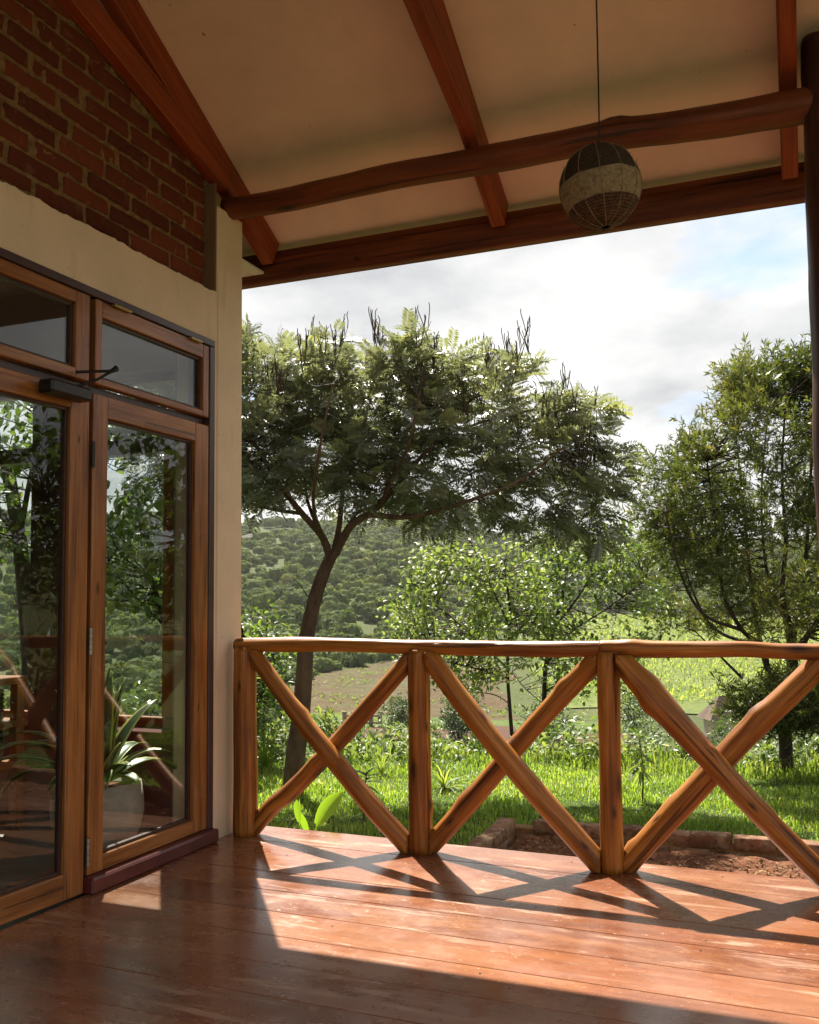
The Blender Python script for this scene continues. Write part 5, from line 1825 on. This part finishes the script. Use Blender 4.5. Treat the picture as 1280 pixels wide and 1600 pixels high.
def build_broad_tree(name, label, stems, tips_box, ntips, seed, D, leaf=(.055, .105), per=9, mat="broad", tint=.5, holes=-.12):
    rng = np.random.default_rng(seed)
    q = lambda px, py, dz=0.0: pt(px, py, D + dz)
    p0 = q(*stems[0][0][0]); g = float(terrain(p0[0], p0[1])); base = np.array([p0[0], p0[1], min(g, p0[2])])
    root = empty(name, tuple(base), label, "tree")
    skel = []
    for i, (pts, r0, r1) in enumerate(stems):
        P = [q(*a) for a in pts]
        if i == 0: P = [base - np.array([0, 0, .1])] + P
        link("trunk" if i == 0 else "branch", limb_mesh([(P, r0, r1)], 8).mesh("limb", M["bark_dark"], True), None, root)
        skel.append(smooth_path(P, 8)[3:])
    sk = np.concatenate(skel)
    (cx, cy, hw, hh, dep) = tips_box
    c0 = q(cx, cy); k = D / FPX
    rt = np.array(AX_R); rt[2] = 0; rt /= np.linalg.norm(rt); fw = np.array([-rt[1], rt[0], 0])
    T = []
    while len(T) < ntips:
        d = rand_dirs(1, rng)[0] * rng.uniform(.25, 1) ** .6
        p = c0 + rt * d[0] * hw * k + fw * d[1] * dep + np.array([0, 0, d[2] * hh * k])
        if noise.noise(Vector(p * 1.5 + seed)) < holes: continue
        T.append(p)
    T = np.array(T)
    link("twigs", grow_branches(sk, T, rng, .007).mesh("twigs", M["bark_dark"], True), None, root, "stuff")
    crown = Acc(); PV, PF = leaf_proto(.62, .25, .22)
    n = ntips * per; idx = np.repeat(np.arange(ntips), per)
    pos = T[idx] + rng.normal(0, .085, (n, 3))
    d = rng.normal(0, .9, (n, 3)); d[:, 2] -= .15
    scatter(crown, PV, PF, frames(d, roll=rng.normal(0, .5, n)), pos, rng.uniform(*leaf, n), np.clip(rng.normal(tint, .2, n), 0, 1), .04, rng)
    link("crown", crown.mesh("crown", M[mat]), None, root, "stuff")
    return root


build_broad_tree("slender_tree", "slender light green tree with the thicker dark trunk behind the railing's second bay",
                 [([(846, 1195), (850, 1100), (853, 1040), (866, 980), (880, 930)], .050, .028), ([(866, 980, 0), (905, 930, .3), (940, 870, .3), (965, 812, .3)], .026, .008),
                  ([(853, 1040, 0), (890, 990, -.4), (950, 950, -.5), (1010, 905, -.5)], .022, .008), ([(880, 930, 0), (872, 870, .1), (880, 815, .1)], .022, .008), ([(858, 1000, 0), (820, 950, .4), (800, 880, .5)], .018, .008),
                  ([(851, 1080, 0), (890, 1060, -.5), (930, 1040, -.6)], .015, .006), ([(850, 1100, 0), (820, 1075, .5), (800, 1050, .6)], .012, .006)],
                 (930, 940, 135, 150, 1.6), 400, 101, 15.0, (.06, .11), 11, tint=.55, holes=-.04)
build_broad_tree("slender_tree", "slim pale leaved tree whose thinner trunk forks behind the railing's second bay",
                 [([(803, 1190), (797, 1110), (793, 1040), (797, 960), (790, 900)], .038, .018), ([(795, 1045, 0), (755, 1010, .3), (700, 960, .4), (650, 925, .4)], .020, .007),
                  ([(797, 980, 0), (760, 900, -.3), (735, 845, -.3)], .017, .007), ([(795, 1060, 0), (745, 1045, -.6), (680, 1030, -.7)], .017, .007), ([(796, 1000, 0), (830, 960, .6), (850, 900, .6)], .017, .007),
                  ([(798, 1100, 0), (770, 1085, .4), (720, 1080, .5)], .012, .006)],
                 (735, 955, 140, 125, 1.5), 400, 102, 14.2, (.06, .11), 11, tint=.74, holes=-.02)
build_broad_tree("leafy_tree", "small leafy tree between the cream pier and the feathery tree's trunk",
                 [([(395, 1190), (392, 1100), (388, 1020), (370, 960)], .03, .014), ([(390, 1060, 0), (410, 1010, .2), (420, 970, .2)], .012, .005), ([(390, 1080, 0), (350, 1000, .3), (320, 940, .3)], .015, .006)],
                 (365, 1040, 78, 105, .9), 340, 103, 10.2, (.05, .085), 10, "broad", .45, -.3)


# ------------------------------------------------------------------ garden plants on the lawn
def strap_plant(name, px, py, label, n, L, w, mat, seed, elev=(35, 80), cat="plant", group=None, dist=None, lift=0.0):
    rng = random.Random(seed)
    if dist: b = np.array([*polar(px, dist), 0.0]); b[2] = float(terrain(b[0], b[1]))
    else: b, _ = ground_at(px, py)
    root = empty(name, tuple(b), label, cat, group)
    for i in range(n):
        az = i * 2.4 + rng.uniform(-.3, .3); e = math.radians(rng.uniform(*elev)); l = L * rng.uniform(.7, 1.15)
        d = np.array([math.cos(az), math.sin(az), 0]); side = np.array([-d[1], d[0], 0])
        x, z = 0.0, 0.0; V, F = [], []; steps = 6; bend = rng.uniform(.6, 1.5)
        for s in range(steps + 1):
            t = s / steps; ww = w * (.35 + 1.1 * t - 1.4 * t * t) if s < steps else .002
            c = d * x + np.array([0, 0, z + lift])
            V += [c - side * ww + np.array([0, 0, ww * .4]), c, c + side * ww + np.array([0, 0, ww * .4])]
            if s < steps:
                for k in range(2):
                    a = s * 3 + k; F.append((a, a + 3, a + 4, a + 1))
            x += math.cos(e) * l / steps; z += math.sin(e) * l / steps; e -= bend / steps
        o = link("leaf", raw_mesh("leaf", np.array(V), np.array(F), np.full(len(F), rng.uniform(.1, .9)), True, mat)); o.parent = root
    return root, b


def sapling(name, px, py, h, label, n, L, seed, mat="shrub", lw=.28, crown=.55, flower=False):
    rng = np.random.default_rng(seed)
    b, D = ground_at(px, py)
    root = empty(name, tuple(b), label, "sapling")
    top = np.array([rng.normal(0, .015), rng.normal(0, .015), h])
    acc = Acc(); acc.add(*tube_arrays(smooth_path([(0, 0, -.02), (.01, 0, h * .5), tuple(top)], 5), np.linspace(.009, .004, 11), 6))
    o = link("stem", acc.mesh("stem", M["bark"], True)); o.parent = root
    PV, PF = leaf_proto(lw, .2, .35)
    for i in range(n):
        a = i * 2.4; f = crown + (1 - crown) * i / n
        d = np.array([[math.cos(a), math.sin(a), .75 - 1.1 * (1 - f) * 2 + rng.normal(0, .15)]])
        acc = Acc(); scatter(acc, PV, PF, frames(d), np.array([top * f]), [L * rng.uniform(.7, 1.15)], [rng.uniform(.2, .9)], .03, rng)
        o = link("leaf", acc.mesh("leaf", M[mat], True)); o.parent = root
    return root, b, top


sapling("mango_sapling", 1004, 1256, .56, "young sapling with long drooping leaves behind the third bay of the railing", 34, .17, 5, "broad", .24, .45)
sapling("dark_sapling", 568, 1292, .40, "thin dark leaved seedling behind the first bay's lower brace", 13, .15, 6, "dark_shrub", .26, .75)
strap_plant("strap_leaf_plant", 694, 1236, "strap leaved clump on the lawn close beside the railing's middle post", 38, .36, .016, M["weed"], 4, (25, 85))
strap_plant("grass_clump", 415, 1205, "large arching grass clump between the cream pier's post and the leaning trunk", 80, .62, .011, M["weed"], 5, (40, 86))
strap_plant("grass_clump", 596, 1215, "reddish tipped grass tuft behind the railing's first crossed braces", 40, .36, .007, M["weed"], 6, (50, 88))
# broad lily leaves right by the deck edge
def lily():
    b = np.array([0.16, 4.42, -0.45])
    root = empty("lily_plant", tuple(b), "bright green broad leaf plant poking up at the deck edge", "plant")
    for (dx, dy, h, L, w, lean) in ((0.055, 0.0, .40, .23, .052, .62), (-0.06, .02, .40, .15, .03, -.15), (-.08, .16, .30, .15, .03, -.4)):
        acc = Acc()
        tip = np.array([dx, dy, h]); acc.add(*tube_arrays(smooth_path([(0, 0, -.02), tip * np.array([.4, .4, .6]), tip], 4), np.linspace(.006, .004, 9), 5))
        o = link("stalk", acc.mesh("stalk", M["lily"], True)); o.parent = root
        V, F = [], []
        for s in range(8):
            t = s / 7; ww = w * math.sin(PI * min(1, .08 + .92 * t)) ** .7 if s < 7 else .002
            c = tip + np.array([lean * t, .1 * t, 1.0 * t - .25 * t * t]) * L
            sd = np.array([.8, -.35, -lean * .7]); sd /= np.linalg.norm(sd)
            V += [c - sd * ww + np.array([0, -.3 * ww, 0]), c, c + sd * ww + np.array([0, -.3 * ww, 0])]
            if s < 7:
                for k in range(2): a = s * 3 + k; F.append((a, a + 3, a + 4, a + 1))
        o = link("leaf", raw_mesh("leaf", np.array(V), np.array(F), np.full(14, .6), True, M["lily"])); o.parent = root


lily()

# shrubs along the lawn's far edge
SHR = [
    (430, 1196, 90, 90, 11.2, .085, 420, "broad", "leafy shrub with pale leaves between the first post and the leaning trunk", .62),
    (510, 1170, 84, 68, 11.6, .10, 380, "broad", "light green big leaved shrub between trunk and first braces", .75),
    (560, 1186, 70, 44, 11.3, .08, 260, "shrub", "low green shrub under the far rail fence", .6),
    (648, 1192, 72, 48, 11.4, .09, 300, "broad", "pale leaved low shrub behind the top of the first bay's rising brace", .8),
    (735, 1186, 80, 42, 11.4, .07, 300, "shrub", "low weedy shrub behind the strap leaved clump", .65),
    (815, 1196, 70, 40, 11.5, .07, 260, "shrub", "low weedy shrub at the foot of the slender trees", .5),
    (925, 1200, 70, 52, 11.3, .075, 280, "broad", "pale shrub between the slender trees and the third post", .75),
    (1060, 1206, 92, 56, 11.2, .06, 420, "shrub", "loose yellowish shrub behind the mango sapling", .75),
    (1130, 1208, 80, 44, 11.3, .075, 320, "broad", "bright low shrub behind the third bay's crossing", .6),
    (1195, 1210, 70, 44, 11.2, .08, 300, "broad", "leafy low shrub at the olive tree's foot on the slender trees' side", .55),
    (1275, 1210, 80, 60, 11.2, .08, 300, "shrub", "low shrub at the olive tree's foot on the dark post's side", .45),
    (325, 1200, 150, 190, 11, .08, 420, "shrub", "shrub outside the room windows", .45),
    (200, 1200, 170, 170, 11.5, .08, 420, "shrub", "larger shrub outside the room windows, farther from the pier", .4),
]
for i, (px, py, w, h, dist, lf, n, mt, lab, tn) in enumerate(SHR):
    make_bush("garden_shrub", px, py, w, h, M[mt], lab, "shrub", "shrubs along the lawn's far edge", lf, n, 200 + i, dist=dist, tint=tn)


def flowers(px, py, dist, label):
    p = pt(px, py, dist); g = float(terrain(p[0], p[1]))
    root = empty("yellow_flower", (p[0], p[1], g), label, "flower", "yellow flowers")
    h = p[2] - g
    acc = Acc(); acc.add(*tube_arrays([(0, 0, 0), (.01, 0, h * .5), (0, 0, h)], [.004, .003, .003], 5))
    o = link("stem", acc.mesh("stem", M["shrub"], True)); o.parent = root
    acc = Acc(); n = 9; a = np.arange(n) * 2 * PI / n
    d = np.stack([np.cos(a), np.sin(a), np.full(n, .35)], 1)
    scatter(acc, *leaf_simple(.5, .0), frames(d), np.tile([[0, 0, h]], (n, 1)), np.full(n, .035), np.full(n, .5))
    o = link("blossom", acc.mesh("blossom", M["flower"])); o.parent = root


flowers(1042, 1166, 10.0, "small yellow flower above the loose shrub by the third bay")
flowers(748, 1150, 10.200000000000001, "small yellow flower behind the strap leaved clump by the middle post")
flowers(446, 1142, 9.6, "small yellow flower by the leaning trunk, behind the grass clump")

# trees standing beyond the frame to the right, seen only in the glass
build_broad_tree("garden_tree", "leafy garden tree beyond the dark post, nearest the deck's end",
                 [([(2300, 1150), (2310, 950), (2290, 760)], .09, .05), ([(2310, 950, 0), (2400, 800, .2), (2500, 650, .3)], .04, .01), ([(2300, 900, 0), (2200, 760, .2), (2120, 640, .2)], .04, .01)],
                 (2300, 640, 420, 330, 1.8), 300, 104, 6.0, (.09, .16), 10, "broad", .4, -.25)

build_broad_tree("garden_tree", "garden tree with a pale bare trunk seen through the room behind the glass door",
                 [([(58, 1190), (50, 1080), (42, 960), (30, 840), (10, 720)], .10, .06), ([(42, 960, 0), (90, 820, .2), (150, 720, .3)], .04, .01), ([(30, 840, 0), (-60, 720, .2), (-140, 640, .3)], .04, .01), ([(30, 840, 0), (60, 700, -.2), (110, 620, -.2)], .03, .01)],
                 (20, 700, 230, 170, 1.3), 210, 105, 9.0, (.07, .12), 10, "broad", .35, -.3)
build_broad_tree("garden_tree", "broad leaved tree just outside the narrow room window",
                 [([(300, 1190), (285, 1080), (260, 980), (235, 900)], .045, .02), ([(260, 980, 0), (210, 930, .2), (170, 880, .2)], .016, .006), ([(270, 1010, 0), (300, 930, .2), (310, 860, .2)], .016, .006)],
                 (230, 880, 110, 120, .8), 95, 106, 8.2, (.07, .12), 9, "broad", .5, -.2)

railing_beyond()

build_broad_tree("garden_tree", "round garden tree behind the leafy garden tree beyond the dark post",
                 [([(1900, 1180), (1905, 1050), (1890, 930)], .07, .04), ([(1900, 1000, 0), (1990, 880, .2), (2060, 800, .3)], .03, .01), ([(1892, 940, 0), (1820, 830, .2), (1780, 760, .2)], .03, .01)],
                 (1900, 800, 330, 300, 1.8), 330, 107, 9.5, (.12, .20), 10, "broad", .3, -.3)
for px, dist, w, h, sd in ((1660, 14, 360, 330, 1), (1700, 15, 420, 380, 2), (2150, 14, 560, 420, 3), (2650, 13, 700, 480, 4)):
    make_bush("garden_hedge", px, 0, w, h, M["shrub"], ["tall hedge bush next to the olive tree", "tall hedge bush behind the round garden tree", "tall hedge bush between the round tree and the leafy tree", "tall hedge bush at the garden's far corner"][sd - 1], "bush", "hedge bushes beyond the dark post", .20, 900, 300 + sd, dist=dist)


def build_haze():
    me = bpy.data.meshes.new("haze")
    bm = bmesh.new()
    bm_box(bm, (0, 0, 18.0), (1640, 1640, 72.0))
    bm.to_mesh(me); bm.free()
    m = bpy.data.materials.new("valley_haze"); m.use_nodes = True
    nt = m.node_tree; nt.nodes.clear()
    o = nt.nodes.new("ShaderNodeOutputMaterial"); v = nt.nodes.new("ShaderNodeVolumePrincipled")
    v.inputs["Color"].default_value = (0.95, 0.95, 0.90, 1)
    v.inputs["Density"].default_value = 0.00016
    v.inputs["Anisotropy"].default_value = 0.3
    nt.links.new(v.outputs[0], o.inputs["Volume"])
    tag(link("haze", me, m), kind="stuff")


if HAZE: build_haze()
